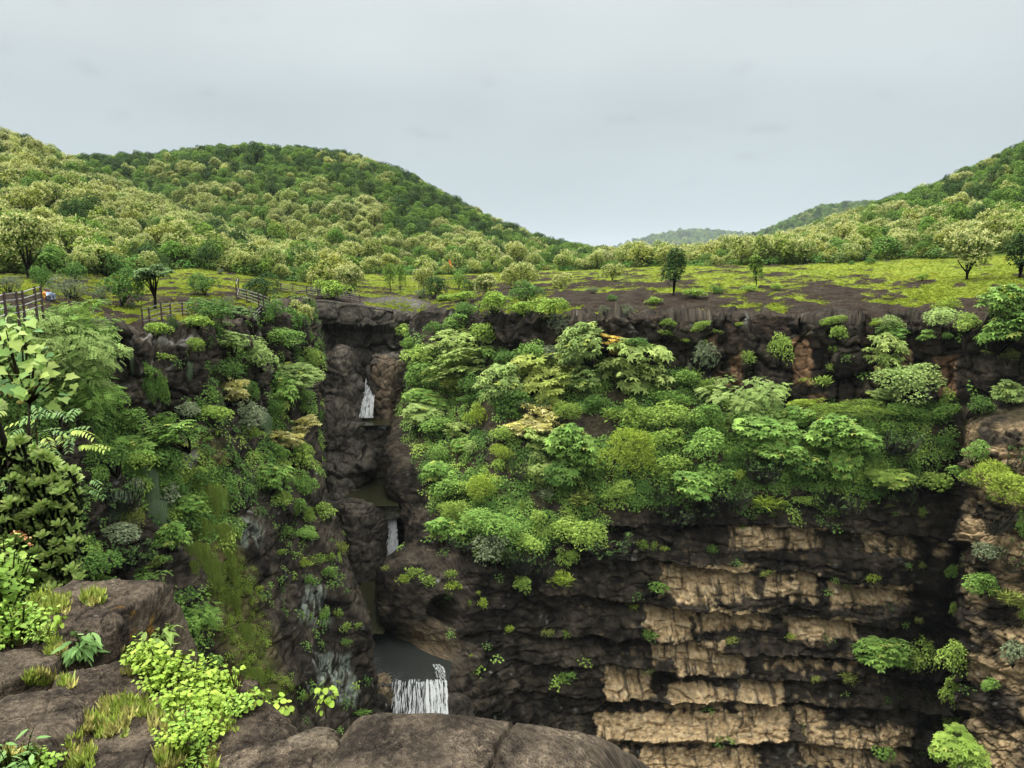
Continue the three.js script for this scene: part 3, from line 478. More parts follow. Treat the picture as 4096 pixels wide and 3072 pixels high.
function bough(L, r, a, b, r0, r1, c, sag = .1) { const pts = []; const m = a.clone().lerp(b, .5).add(rdir(r).multiplyScalar(a.distanceTo(b) * sag)); for (let k = 0; k <= 5; k++) { const t = k / 5; pts.push(a.clone().multiplyScalar((1 - t) * (1 - t)).addScaledVector(m, 2 * t * (1 - t)).addScaledVector(b, t * t)); } L.tube(pts, r0, r1, c, 5); }

// ---- kinds of tree that stand on the ground (metres, foot at the origin)
const G = (r, g, b) => new THREE.Color(r, g, b);
const WHITE1 = new THREE.Color(1, 1, 1);
const crownTints = [leafMat(WHITE1), leafMat(G(.80, .90, .95)), leafMat(G(1.12, 1.05, .85)), leafMat(G(.92, 1.06, .9))], leafWhite = crownTints[0], blossomMat = leafMat(WHITE1, .25);
function standingTree(seed, o) {
  const r = rng(seed), lobes = masses(r, o.lobes, o.rx, o.ry, o.rx, o.r0, o.r1, o.cy), L = new Leaves(), T = new Leaves(), res = {};
  clothe(L, r, lobes, o.n, o.size, { a: o.a, b: o.b, kind: o.kind, mid: V(0, o.cy - o.ry * .4, 0), wide: o.wide ?? .62, flat: o.flat, droop: o.droop, up: o.up });
  const h = o.cy - o.ry * .5, fork = V((r() - .5) * .6, h * .55, (r() - .5) * .6), bc = o.bark ?? BARK;
  bough(T, r, V(0, -.4, 0), fork, o.tr ?? .16, (o.tr ?? .16) * .75, bc, .06);
  for (let k = 0; k < Math.min(o.limbs ?? 5, lobes.length); k++) bough(T, r, fork.clone().add(V(0, -.1 * k, 0)), V(lobes[k][0] * .85, lobes[k][1], lobes[k][2] * .85), (o.tr ?? .16) * .6, .03, bc, .12);
  res.crown = L.geo(); res.trunk = T.geo();
  if (o.bloom) {
    const B = new Leaves(), top = lobes.slice();
    const tot = top.reduce((s, l) => s + l[3] * l[3], 0), c = new THREE.Color();
    for (let k = 0; k < o.bloom; k++) {   // feathery cream sprays standing out at the ends of the twigs
      let q = r() * tot, li = 0; while (li < top.length - 1 && (q -= top[li][3] * top[li][3]) > 0) li++;
      const l = top[li], d = rdir(r); d.y = Math.abs(d.y) * .9 + .05; if (r() < .25) d.y *= -.4; d.normalize(); const P = V(l[0] + d.x * l[3] * 1.05, l[1] + d.y * l[3] * 1.1, l[2] + d.z * l[3] * 1.05);
      let bur = false; for (const b of lobes) if (b !== l && Math.hypot(P.x - b[0], P.y - b[1], P.z - b[2]) < b[3] * .85) bur = true; if (bur) continue;
      c.copy(G(.72, .70, .34)).lerp(G(.54, .57, .21), r()).multiplyScalar(.8 + .35 * r());
      const up = d.clone().add(V(0, .5, 0)).normalize();
      for (let j = 0; j < (o.bl ?? 4); j++) { const t = up.clone().add(rdir(r).multiplyScalar(.9)).normalize(), s = rdir(r).cross(t).normalize(); B.leaf(P.clone().add(rdir(r).multiplyScalar(.25)), t, s, s.clone().cross(t), (.24 + .26 * r()), .16, c, up, .1, 0); }
    }
    res.blossom = B.geo();
  }
  return res;
}
const TEAK = []; for (let k = 0; k < 6; k++) TEAK.push(standingTree(100 + k, { lobes: 15 + 2 * k, rx: 3.1 + .12 * k, ry: 3.5 - .1 * k, cy: 2.9 + .12 * k, r0: .75, r1: 1.5, n: 1300, size: .56, a: G(0.141, 0.202, 0.032), b: G(0.283, 0.316, 0.059), bloom: [420, 620, 480, 260, 560, 360][k], wide: .7 }));
const GREEN = []; for (let k = 0; k < 4; k++) GREEN.push(standingTree(200 + k, { lobes: 12, rx: 3.0, ry: 3.0, cy: 2.7 + .25 * k, r0: 1.0, r1: 1.6, n: 1300, size: .5, a: G(0.092, 0.177, 0.028), b: G(0.184, 0.291, 0.047) }));
const DARK = []; for (let k = 0; k < 3; k++) DARK.push(standingTree(300 + k, { lobes: 13, rx: 2.9, ry: 3.3, cy: 3.0 + .25 * k, r0: .9, r1: 1.4, n: 1500, size: .42, a: G(0.039, 0.082, 0.021), b: G(0.078, 0.139, 0.028), bark: DARKBARK }));
function treeGroup(v, mats = {}) { const g = new THREE.Group(); part(g, 'trunk', v.trunk, barkMat); part(g, 'crown', v.crown, mats.crown ?? leafWhite); if (v.blossom) part(g, 'blossom', v.blossom, blossomMat); return g; }

// ---- woods on the hills
const inFrame = (q, m = 0) => q[0] > -m && q[0] < 1024 + m && q[1] > -m && q[1] < 768 + m;
function spots(sh, gap, seed, lim) {   // spread over the sheet's ground with a least distance
  const r = rng(seed), cell = new Map(), out = [], A = [], idx = sh.mesh.geometry.index.array, P = sh.pos; let tot = 0;
  for (let t = 0; t < idx.length; t += 3) { const a = idx[t] * 3, b = idx[t + 1] * 3, c = idx[t + 2] * 3, x = (P[b] - P[a]) * (P[c + 2] - P[a + 2]) - (P[b + 2] - P[a + 2]) * (P[c] - P[a]); tot += Math.abs(x) / 2; A.push(tot); }
  const tries = Math.min(60000, Math.floor(tot / (gap * gap) * 6));
  for (let k = 0; k < tries; k++) {
    const w = r() * tot; let lo = 0, hi = A.length - 1; while (lo < hi) { const m = (lo + hi) >> 1; if (A[m] < w) lo = m + 1; else hi = m; }
    const t = lo * 3; let u = r(), v = r(); if (u + v > 1) { u = 1 - u; v = 1 - v; } const a = idx[t] * 3, b = idx[t + 1] * 3, c = idx[t + 2] * 3, L = (o) => P[a + o] * (1 - u - v) + P[b + o] * u + P[c + o] * v;
    const x = L(0), y = L(1), z = L(2), key = Math.floor(x / gap) + ',' + Math.floor(z / gap); let ok = true;
    for (let i = -1; i <= 1 && ok; i++) for (let j = -1; j <= 1; j++) { const g = cell.get((Math.floor(x / gap) + i) + ',' + (Math.floor(z / gap) + j)); if (g && g.some((q) => (q.x - x) ** 2 + (q.z - z) ** 2 < gap * gap)) { ok = false; break; } }
    if (!ok) continue; const q = V(x, y, z); if (lim && !lim(q)) continue; if (!cell.has(key)) cell.set(key, []); cell.get(key).push(q); out.push(q);
  }
  return out;
}
const hills = [hillA, hillB, hillC, hillD, hillE];
const M4 = new THREE.Matrix4(), QQ = new THREE.Quaternion(), UPV = V(0, 1, 0);
const tint = new THREE.Color();
function wood(sh, gap, seed, scale, chooser, keep, words, label) {
  const r = rng(seed), list = [];
  for (const p of spots(sh, gap, seed)) {
    const q = sketch(p); if (!inFrame(q, 60)) continue;
    const kind = chooser(p, q, r); if (!kind) continue; const s = scale * (.6 + .75 * r()) * (kind === 'dark' ? 1.1 : 1), top = V(p.x, p.y + 6.5 * s, p.z), e = sketch(top), h = inFrame(e) ? hit(e[0], e[1], hills) : null;
    const seen = inFrame(q, 10) && (!h || h.d > -p.z - 8);
    list.push({ p, q, kind, s, turn: r() * 6.28, v: Math.floor(r() * 6), size: seen ? s / q[2] : 0 });
  }
  list.sort((a, b) => b.size - a.size);
  const bank = { teak: TEAK, green: GREEN, dark: DARK };
  const base = Math.max(...list.slice(0, keep).map((t) => t.q[1]), 0); list.slice(0, keep).forEach((t) => {
    const o = treeGroup(bank[t.kind][t.v % bank[t.kind].length], { crown: crownTints[(t.v * 7 + (t.turn * 10 | 0)) % 4] }); o.position.copy(t.p); o.rotation.y = t.turn; o.scale.set(t.s * (.85 + .3 * hash3(t.v, list.indexOf(t), 1, 0)), t.s * (.85 + .4 * hash3(list.indexOf(t), 4, 2, 0)), t.s);
    const [name, lab, cat, grp] = words[t.kind]; put(o, name, lab, cat, grp); const [what, where] = lab.split(' on the '), rows = t.kind === 'teak' ? (t.q[1] > base - 16 ? 'lowest row of the ' : t.q[1] > base - 34 ? 'lower part of the ' : 'upper part of the ') : ''; inZone(o, what, (rows ? 'in the ' + rows : 'on the ') + where, t.q[0]);
  });
  const rest = list.slice(keep); if (!rest.length) return;
  const g = new THREE.Group();
  for (const kind of ['teak', 'green', 'dark']) bank[kind].forEach((v, vi) => {
    const mine = rest.filter((t) => t.kind === kind && t.v % bank[kind].length === vi); if (!mine.length) return;
    for (const [nm, geo, mat] of [['crown', v.crown, leafWhite], ['trunk', v.trunk, barkMat], ['blossom', v.blossom, blossomMat]]) {
      if (!geo) continue; const im = new THREE.InstancedMesh(geo, mat, mine.length); im.name = nm; im.castShadow = im.receiveShadow = true; im.userData.kind = 'stuff';
      mine.forEach((t, i) => { M4.compose(t.p, QQ.setFromAxisAngle(UPV, t.turn), V(t.s, t.s, t.s)); im.setMatrixAt(i, M4); tint.setScalar(.78 + .4 * hash3(i, 3, 1, 0)); tint.r *= .95 + .08 * hash3(i, 7, 2, 0); tint.b *= .9 + .25 * hash3(i, 1, 9, 0); im.setColorAt(i, tint); }); g.add(im);
    }
  });
  put(g, 'woodland', label, null, null, 'stuff');
}
const wTree = (place) => ({ teak: ['flowering_tree', 'cream-blossomed tree ' + place, 'tree', 'cream-flowering trees ' + place], green: ['leafy_tree', 'plain green tree ' + place, 'tree', 'green trees ' + place], dark: ['dark_tree', 'dark green tree ' + place, 'tree', 'dark trees ' + place] });
wood(hillA, 3.8, 11, .80, (p, q, r) => { if (q[1] > 279 && q[0] < 120) return null; const k = noise(p.x / 18, 2, p.z / 18) + .5 * (r() - .5); return k > -.16 ? 'teak' : k > -.42 ? 'green' : 'dark'; }, 125, wTree('on the near left hillside'), 'rest of the cream-flowering wood on the near left hillside');
wood(hillB, 4.9, 12, .90, (p, q, r) => { if (q[1] > 268 && r() < .35) return null; const k = noise(p.x / 26, 5, p.z / 26) + .8 * (r() - .5) - .5 * sstep(60, 4, q[1] - (q[0] < 330 ? 160 : 160 + (q[0] - 330) * .37)); return k > -.1 ? 'teak' : k > -.55 ? 'green' : 'dark'; }, 55, wTree('on the broad hill behind the meadow'), 'wood covering the broad hill behind the meadow');
wood(hillC, 4.6, 13, .86, (p, q, r) => { const k = noise(p.x / 20, 8, p.z / 20) + .6 * (r() - .5) - .65 * sstep(245, 205, q[1]) + .15; return k > -.12 ? 'teak' : k > -.6 ? 'green' : 'dark'; }, 105, wTree('on the right hillside beyond the meadow'), 'rest of the wood on the right hillside');
wood(hillD, 46, 14, 5.2, (p, q, r) => r() < .1 ? 'teak' : r() < .7 ? 'green' : 'dark', 0, wTree(''), 'hazy wood on the far ridge');
wood(hillE, 20, 15, 2.7, (p, q, r) => r() < .06 ? 'teak' : r() < .7 ? 'green' : 'dark', 0, wTree(''), 'hazy wood on the far spur');

// low green scrub under and in front of the trees
{
  const r = rng(77), L = new Leaves(); clothe(L, r, masses(r, 8, .8, .55, .8, .3, .5, .3), 420, .2, { a: G(.10, .18, .03), b: G(.20, .31, .055), kind: 'simple', wide: .6, mid: V(0, -.2, 0) });
  const g = L.geo(), list = [];
  for (const sh of [hillA, hillB, hillC]) for (const p of spots(sh, 2.6, 31, (p) => { const q = sketch(p); return inFrame(q, 20); })) { const q = sketch(p), n = noise(p.x / 9, 1, p.z / 9), front = sh === hillA ? q[1] > 246 - .0 * q[0] : sh === hillC ? q[1] > 255 : q[1] > 262; if (front ? n > -.35 : n > .1) list.push([p, front ? 1.5 + 1.3 * r() : 1.3 + r()]); }
  const im = new THREE.InstancedMesh(g, leafWhite, list.length); im.castShadow = im.receiveShadow = true;
  list.forEach(([p, s], i) => { M4.compose(p, QQ.setFromAxisAngle(UPV, r() * 6.28), V(s * 1.2, s, s * 1.2)); im.setMatrixAt(i, M4); tint.setRGB(.7 + .5 * r(), .75 + .4 * r(), .7 + .5 * r()); im.setColorAt(i, tint); });
  put(im, 'undergrowth', 'low green scrub between and before the hillside trees', null, null, 'stuff');
}
// ------------------------------------------------------------------ shrubs and trees that cling to the cliffs (unit width and height, centre at the origin)
function shrub(seed, o) {
  const r = rng(seed), L = new Leaves(), T = new Leaves(), c = new THREE.Color();
  let lobes = [];
  if (o.layers) {   // flat storeys of leaves
    for (let k = 0; k < o.layers; k++) { const y = lerp(-.36, .40, (k + r() * .6) / o.layers), w = .46 * Math.sqrt(Math.max(.12, 1 - Math.pow(y * 1.5 - .1, 2))); const m = 3 + Math.floor(w * 8); for (let j = 0; j < m; j++) { const a = r() * 6.28, q = w * Math.sqrt(r()); lobes.push([q * Math.cos(a), y + (r() - .5) * .1, q * Math.sin(a) * .8, o.r0 + (o.r1 - o.r0) * r()]); } }
  } else lobes = masses(r, o.lobes, .44, .42, .36, o.r0, o.r1, -.02);
  clothe(L, r, lobes, o.n, o.size, { ...o, mid: V(0, -.25, -.1) });
  const foot = V((r() - .5) * .2, -.52, -.28);
  for (let k = 0; k < Math.min(lobes.length, o.limbs ?? 6); k++) bough(T, r, foot, V(lobes[k][0] * .9, lobes[k][1], lobes[k][2] * .9), .022, .006, o.bark ?? BARK, .16);
  return { crown: L.geo(), trunk: T.geo() };
}
function spurge(seed, n, hang, leafy) {   // bare grey stems that arch up like candlesticks
  const r = rng(seed), L = new Leaves(), T = new Leaves(), c = new THREE.Color();
  for (let k = 0; k < n; k++) {
    const a = r() * 6.28, e = r(), o = V((r() - .5) * .3, -.1 + (r() - .5) * .3, -.15), out = V(Math.cos(a) * .45 * (.4 + e * .6), 0, Math.abs(Math.sin(a)) * .4), y1 = hang ? -.45 * r() - .1 : (r() - .35) * .5, pts = [];
    const tipx = out.x * 1.08, tipy = y1 + .2 + .15 * r();
    for (let j = 0; j <= 6; j++) { const t = j / 6, u = 1 - t; pts.push(V(u * u * o.x + 2 * u * t * out.x * 1.05 + t * t * tipx, u * u * o.y + 2 * u * t * (y1 - .16) + t * t * tipy, u * u * o.z + 2 * u * t * out.z + t * t * out.z * 1.1)); }
    c.copy(G(.20, .22, .15)).lerp(G(.33, .34, .27), r()); T.tube(pts, .011, .0075, c, 4);
    if (leafy && r() < leafy) { const P = pts[6]; for (let j = 0; j < 7; j++) { const t = rdir(r).add(V(0, .5, .2)).normalize(), s = rdir(r).cross(t).normalize(); L.leaf(P, t, s, s.clone().cross(t), .07, .035, c.copy(G(.10, .17, .05)).multiplyScalar(.7 + .6 * r()), UPV, .1, 0); } }
  }
  const res = { trunk: T.geo() }; if (leafy) res.crown = L.geo(); return res;
}
function strands(seed, n, P0) {   // hair-like grass and creepers hanging straight down
  const r = rng(seed), L = new Leaves(), c = new THREE.Color();
  for (let k = 0; k < n; k++) {
    const x = (r() - .5) * (r() < .5 ? .6 : .95), z = .08 * (r() - .5) - .1 * x * x, y0 = .5 - .25 * Math.abs(x) - .1 * r(), len = (.35 + .62 * r()) * (1 - .5 * Math.abs(x)); let px = x, pz = z + .06; c.copy(P0[0]).lerp(P0[1], r()).multiplyScalar(.75 + .5 * r());
    const S = 5; let pa, pb; for (let j = 0; j <= S; j++) { const t = j / S, w = .006 * (1 - .7 * t), X = px + .05 * Math.sin(t * 5 + k) + .05 * (x) * t, Y = y0 - len * t, Zz = pz + .08 * Math.sin(t * 2.2); const a = L.vert(X - w, Y, Zz, 0, .3, .95, c), b = L.vert(X + w, Y, Zz, 0, .3, .95, c); if (j) L.i.push(pa, a, pb, pb, a, b); pa = a; pb = b; }
  }
  return { crown: L.geo() };
}
const o_str = [G(.12, .19, .09), G(.22, .29, .17)];
const YG = [G(.21, .33, .055), G(.35, .47, .10)], GRN = [G(.125, .245, .045), G(.25, .39, .085)], DGR = [G(.07, .15, .032), G(.15, .26, .055)], PALE = [G(.20, .30, .08), G(.34, .44, .14)], LIME = [G(.30, .42, .05), G(.44, .54, .095)], OLV = [G(.21, .27, .05), G(.36, .41, .10)], BLU = [G(.135, .265, .055), G(.27, .42, .09)], YEL = [G(.50, .47, .15), G(.62, .57, .26)], ORA = [G(.62, .40, .06), G(.70, .52, .13)], PYG = [G(.25, .36, .085), G(.39, .47, .145)], GREY = [G(.15, .20, .10), G(.27, .31, .18)];
const PALS = { yg: YG, green: GRN, dark: DGR, pale: PALE, lime: LIME, olive: OLV, blue: BLU, yellow: YEL, orange: ORA, cream: PYG, grey: GREY, moss: [G(.09, .135, .02), G(.18, .235, .04)] };
const bank = new Map();
function plantKind(kind, pal, size, v) {   // each kind in a few sizes and shapes, made once
  const big = size > 46 ? 2 : size > 24 ? 1 : 0, key = kind + pal + big + v; if (bank.has(key)) return bank.get(key);
  const [a, b] = PALS[pal], seed = 1000 + [...key].reduce((s, ch) => s * 31 + ch.charCodeAt(0) | 0, 7); let res;
  const k = [.62, .8, 1][big] ;
  if (kind === 'layer' && !['cream', 'yellow', 'orange', 'olive'].includes(pal)) res = shrub(seed, { lobes: 13 + 4 * big, r0: .13, r1: .21, n: [170, 400, 820][big], size: [.13, .092, .066][big], kind: 'whorl', a, b, up: .75, wild: .55, flat: 1, droop: .25, low: -.6, odd: [.06, G(.34, .40, .09)] });
  else if (kind === 'layer') res = shrub(seed, { layers: 3 + big, r0: .11, r1: .20, n: [100, 230, 460][big], size: [.15, .11, .08][big], kind: 'whorl', a, b, up: .8, wild: .75, flat: .75, droop: .05, low: -.1, odd: pal === 'yellow' ? [.25, G(.5, .45, .12)] : null });
  else if (kind === 'spray') res = shrub(seed, { layers: 4 + big, r0: .10, r1: .17, n: [150, 380, 800][big], size: [.12, .08, .056][big], kind: 'spray', a, b, up: .9, wild: .4, flat: .7, droop: .2, low: -.2 });
  else if (kind === 'round') res = shrub(seed, { lobes: 9 + 3 * big, r0: .13, r1: .2, n: [600, 1500, 3300][big], size: [.085, .055, .038][big], kind: 'simple', a, b, up: .5, wild: .6, wide: .62 });
  else if (kind === 'fine') res = shrub(seed, { lobes: 8 + 3 * big, r0: .14, r1: .22, n: [700, 1800, 4200][big], size: [.08, .055, .036][big], kind: 'blade', a, b, up: .35, wild: .8, droop: -.35, limbs: 3 });
  else if (kind === 'vine') res = shrub(seed, { lobes: 12 + 4 * big, r0: .11, r1: .17, n: [420, 1200, 2700][big], size: [.085, .054, .036][big], kind: 'simple', a, b, up: .15, wild: .45, wide: .92, droop: .5, limbs: 0 });
  else if (kind === 'tuft') res = shrub(seed, { lobes: 6, r0: .12, r1: .2, n: [150, 300, 500][big], size: .16, kind: 'blade', a, b, up: .2, wild: .9, droop: -.2, limbs: 0 });
  else if (kind === 'spurge') res = spurge(seed, [26, 60, 110][big], false, .6);
  else if (kind === 'hangspurge') res = spurge(seed, [24, 55, 100][big], true, .25);
  else if (kind === 'bare') res = spurge(seed, 30, false, 0);
  else if (kind === 'hair') res = strands(seed, pal === 'moss' ? 170 : 300, pal === 'green' ? o_str : PALS[pal]);
  bank.set(key, res); return res;
}
const KINDWORDS = { layer: ['tree', 'broad-leaved tree', 'tree'], spray: ['tree', 'feathery-leaved tree', 'tree'], round: ['bush', 'dense small-leaved bush', 'bush'], fine: ['grass_bush', 'fine-leaved grassy bush', 'bush'], vine: ['creeper', 'draped leafy creeper', 'creeper'], tuft: ['ledge_plant', 'small leafy tuft', 'plant'], spurge: ['spurge_bush', 'arching grey-stemmed bush', 'bush'], hangspurge: ['spurge_bush', 'hanging grey-stemmed bush', 'bush'], bare: ['bare_bush', 'bare silvery branching bush', 'bush'], hair: ['hanging_plant', 'hanging hair-like grass', 'plant'] };
const PALWORDS = { yg: 'yellow-green', green: 'mid-green', dark: 'dark green', pale: 'pale green', lime: 'lime', olive: 'olive', blue: 'bluish green', yellow: 'pale yellow', orange: 'orange-yellow', cream: 'creamy green', grey: 'grey-green', moss: 'mossy olive' };
const cliffs = [cliffR, cliffL, gorge, meadow];
let nPlant = 0;
// list of [x0, y0, x1, y1, kind, palette] in the frame of a close view: where the plant's outline falls and what bears it
function plants(list, ox, oy, k, place, on = cliffs, depth) {
  for (let [X0, Y0, X1, Y1, kind, pal = 'green'] of list) {
    if (kind === 'layer' && ['green', 'dark', 'pale'].includes(pal) && hash3(X0 & 255, Y0 & 255, 7, 0) < .38) kind = 'round';
    const x0 = ox + X0 * k, y0 = oy + Y0 * k, x1 = ox + X1 * k, y1 = oy + Y1 * k, cx = (x0 + x1) / 2, cy = (y0 + y1) / 2;
    const h = depth ? { d: depth } : hit(cx, lerp(cy, y1, kind === 'hair' ? -.6 : .45), on) ?? hit(cx, y1, on); if (!h) continue;
    const hc = depth ? h : hit(cx, cy, on), hu = depth ? h : hit(cx, lerp(y0, cy, .6), on), wpx = x1 - x0, hpx = y1 - y0, d0 = Math.min(h.d, hc?.d ?? 1e9, (hu?.d ?? 1e9) + .3), w0 = wpx * mpp(cx, cy, d0), d = Math.max(d0 * .8, d0 - (kind === 'vine' ? .16 : kind === 'hair' ? .05 : .3) * w0 * .8), m = mpp(cx, cy, d), v = nPlant++ % 3;
    const res = plantKind(kind, pal, Math.max(wpx, hpx * .8), v), o = new THREE.Group();
    if (res.trunk) part(o, kind.includes('spurge') || kind === 'bare' ? 'stems' : 'branches', res.trunk, barkMat);
    if (res.crown) part(o, kind === 'hair' ? 'strands' : 'foliage', res.crown, leafWhite);
    o.position.copy(W(cx, cy, d)); const gw = kind === 'hair' ? 1.1 : kind === 'vine' ? 1.3 : 1.4, gh = kind === 'hair' ? 1.05 : kind === 'vine' ? 1.35 : 1.4; o.scale.set(wpx * m * gw, hpx * m * gh, Math.min(wpx * m, hpx * m * 1.6) * (kind === 'vine' ? .6 : 1.2)); o.rotation.set(kind === 'hair' ? 0 : (hash3(nPlant, 6, 2, 0) - .4) * .5, (hash3(nPlant, 5, 2, 0) - .5) * .9, kind === 'hair' ? 0 : (hash3(nPlant, 8, 2, 0) - .5) * .5); if (place.includes('gorge')) o.scale.multiplyScalar(.9);
    const [name, words, cat] = KINDWORDS[kind]; put(o, name, null, cat, kind === 'tuft' ? 'small plants ' + place : null); inZone(o, (kind === 'bare' || kind.includes('spurge') ? '' : PALWORDS[pal] + ' ') + words, place, cx);
  }
}
const ZA = [390, 320, .11754], ZB = [625, 320, .11754], ZC = [825, 275, .09041], ZD = [825, 425, .2066], Z6 = [275, 450, .1808], Z7 = [550, 425, .2143], Z4 = [0, 300, .1582], Z1 = [0, 100, .1582], Z2 = [325, 200, .1582], Z3 = [650, 125, .1691];
const R1 = 'on the right slope nearest the gorge', R2 = 'on the right ledge\'s middle stretch', R3 = 'on the right ledge\'s far stretch';
plants([[30, 10, 230, 190, 'layer', 'yg'], [290, 0, 480, 190, 'round', 'dark'], [440, -60, 720, 150, 'layer', 'green'], [640, -20, 940, 250, 'round', 'yg'], [110, 180, 430, 420, 'round', 'yg'], [100, 350, 420, 640, 'round', 'green'], [380, 90, 870, 330, 'layer', 'cream'], [340, 270, 860, 500, 'layer', 'cream'], [760, 240, 960, 380, 'round', 'green'], [400, 440, 700, 680, 'fine', 'olive'], [580, 440, 800, 670, 'round', 'dark'], [90, 580, 520, 760, 'layer', 'green'], [100, 690, 480, 900, 'layer', 'pale'], [200, 800, 560, 1000, 'round', 'green'], [480, 880, 730, 1010, 'layer', 'cream'], [640, 720, 830, 960, 'fine', 'lime'], [300, 1000, 540, 1280, 'round', 'green'], [490, 1010, 720, 1140, 'layer', 'green'], [240, 1180, 560, 1420, 'layer', 'green'], [300, 1300, 660, 1590, 'round', 'green'], [520, 1350, 760, 1520, 'round', 'yg'], [670, 1300, 960, 1500, 'fine', 'lime'], [680, 1460, 830, 1600, 'vine', 'yg'], [400, 1560, 660, 1680, 'fine', 'yg'], [620, 1020, 790, 1170, 'round', 'pale'], [560, 620, 800, 760, 'vine', 'dark'], [90, 160, 240, 260, 'fine', 'green']], ...ZA, R1);
plants([[900, 240, 1130, 400, 'layer', 'dark'], [1080, 150, 1340, 410, 'round', 'green'], [770, 370, 1170, 720, 'layer', 'pale'], [1150, 300, 1520, 520, 'layer', 'olive'], [1190, 480, 1500, 700, 'layer', 'olive'], [1440, 30, 1860, 390, 'layer', 'pale'], [1820, 140, 2010, 210, 'layer', 'orange'], [1870, 200, 1950, 300, 'layer', 'orange'], [1950, 130, 2200, 290, 'round', 'dark'], [1890, 190, 2330, 600, 'layer', 'cream'], [1480, 390, 1780, 620, 'layer', 'pale'], [1500, 300, 1690, 420, 'round', 'grey'], [830, 560, 1180, 880, 'vine', 'dark'], [1110, 700, 1340, 840, 'spurge', 'grey'], [1180, 730, 1390, 880, 'layer', 'yellow'], [1040, 850, 1330, 970, 'layer', 'yellow'], [1180, 940, 1390, 1080, 'layer', 'cream'], [880, 890, 1090, 1060, 'round', 'yg'], [1360, 690, 1610, 900, 'fine', 'yg'], [1580, 640, 1870, 820, 'vine', 'dark'], [1820, 770, 2020, 880, 'tuft', 'yg'], [870, 1080, 1080, 1180, 'fine', 'lime'], [860, 1150, 1000, 1320, 'vine', 'yg'], [1000, 1180, 1200, 1390, 'spurge', 'grey'], [1180, 1110, 1330, 1220, 'round', 'pale'], [1210, 1200, 1370, 1360, 'layer', 'cream'], [1300, 910, 1780, 1310, 'layer', 'green'], [1340, 1200, 1660, 1480, 'layer', 'dark'], [1640, 1150, 1820, 1420, 'round', 'green'], [1770, 940, 2230, 1400, 'fine', 'lime'], [1560, 1450, 1760, 1620, 'tuft', 'olive'], [1790, 1360, 2090, 1560, 'vine', 'yg'], [1100, 1550, 1150, 1620, 'tuft', 'yg'], [1620, 480, 1860, 660, 'vine', 'green'], [1240, 200, 1460, 330, 'round', 'grey'], [960, 640, 1180, 760, 'vine', 'green'], [1290, 1450, 1420, 1560, 'tuft', 'grey']], ...ZA, R2);
plants([[380, 390, 640, 600, 'round', 'green'], [590, 510, 790, 660, 'fine', 'yg'], [770, 540, 1240, 860, 'spray', 'pale'], [250, 590, 560, 760, 'vine', 'green'], [100, 680, 560, 960, 'vine', 'yg'], [-30, 640, 220, 1000, 'vine', 'yg'], [150, 900, 520, 1130, 'vine', 'yg'], [560, 720, 850, 960, 'layer', 'green'], [520, 940, 880, 1200, 'layer', 'green'], [940, 790, 1500, 1080, 'layer', 'blue'], [1200, 740, 1620, 940, 'layer', 'green'], [1390, 660, 1700, 760, 'vine', 'lime'], [1570, 690, 2180, 850, 'fine', 'yg'], [1550, 820, 2080, 1180, 'layer', 'green'], [1080, 980, 1560, 1250, 'layer', 'blue'], [1440, 1150, 1760, 1400, 'layer', 'dark'], [1700, 1100, 2000, 1400, 'layer', 'green'], [1030, 1210, 1290, 1440, 'spurge', 'grey'], [920, 1250, 1040, 1400, 'vine', 'lime'], [200, 1130, 560, 1360, 'vine', 'yg'], [560, 1200, 920, 1450, 'vine', 'green'], [400, 1310, 790, 1560, 'layer', 'blue'], [200, 1390, 340, 1520, 'hangspurge'], [320, 1480, 600, 1700, 'hangspurge'], [790, 1440, 1050, 1660, 'spurge', 'grey'], [1130, 1510, 1350, 1640, 'tuft', 'lime'], [1640, 1370, 1960, 1600, 'hangspurge'], [1430, 1480, 1660, 1600, 'vine', 'yg'], [1660, 1560, 1970, 1650, 'vine', 'yg'], [590, 1420, 800, 1660, 'hangspurge'], [850, 1060, 1100, 1260, 'vine', 'dark'], [1290, 1240, 1460, 1420, 'vine', 'green']], ...ZB, R3);
plants([[590, 140, 800, 480, 'round', 'grey'], [640, 150, 720, 240, 'vine', 'yg'], [1250, 110, 1430, 390, 'round', 'yg'], [980, 280, 1090, 400, 'tuft', 'yg'], [1270, 530, 1410, 700, 'vine', 'yg'], [1740, 20, 1900, 210, 'vine', 'yg'], [1730, 230, 1840, 290, 'tuft', 'yg'], [1600, 490, 1740, 590, 'tuft', 'yg'], [1500, 495, 1570, 525, 'tuft', 'lime'], [270, 90, 410, 140, 'tuft', 'yg'], [480, 155, 540, 195, 'tuft', 'lime'], [1740, 380, 1790, 450, 'tuft', 'olive']], ...ZB, 'on the right wall\'s top band', [cliffR]);
plants([[590, 10, 760, 95, 'fine', 'yg'], [300, -10, 420, 60, 'fine', 'yg'], [2060, -10, 2200, 60, 'fine', 'yg'], [1640, -30, 1880, 70, 'fine', 'yg'], [940, 20, 1000, 60, 'fine', 'lime'], [720, 80, 810, 115, 'tuft', 'yg']], ...ZB, 'at the right wall\'s rim');
plants([[600, 460, 900, 610, 'round', 'pale'], [590, 540, 910, 790, 'layer', 'blue'], [690, 380, 960, 510, 'bare'], [1030, 590, 1240, 750, 'layer', 'green'], [1290, 630, 1450, 740, 'layer', 'green'], [1100, 360, 1480, 620, 'round', 'pale'], [1240, 260, 1480, 440, 'fine', 'lime'], [1470, 390, 1740, 640, 'round', 'yg'], [1680, 140, 2300, 600, 'layer', 'green'], [1780, 420, 2280, 800, 'layer', 'green'], [470, 510, 640, 570, 'fine', 'lime']], ...ZC, 'by the rim\'s big tree');
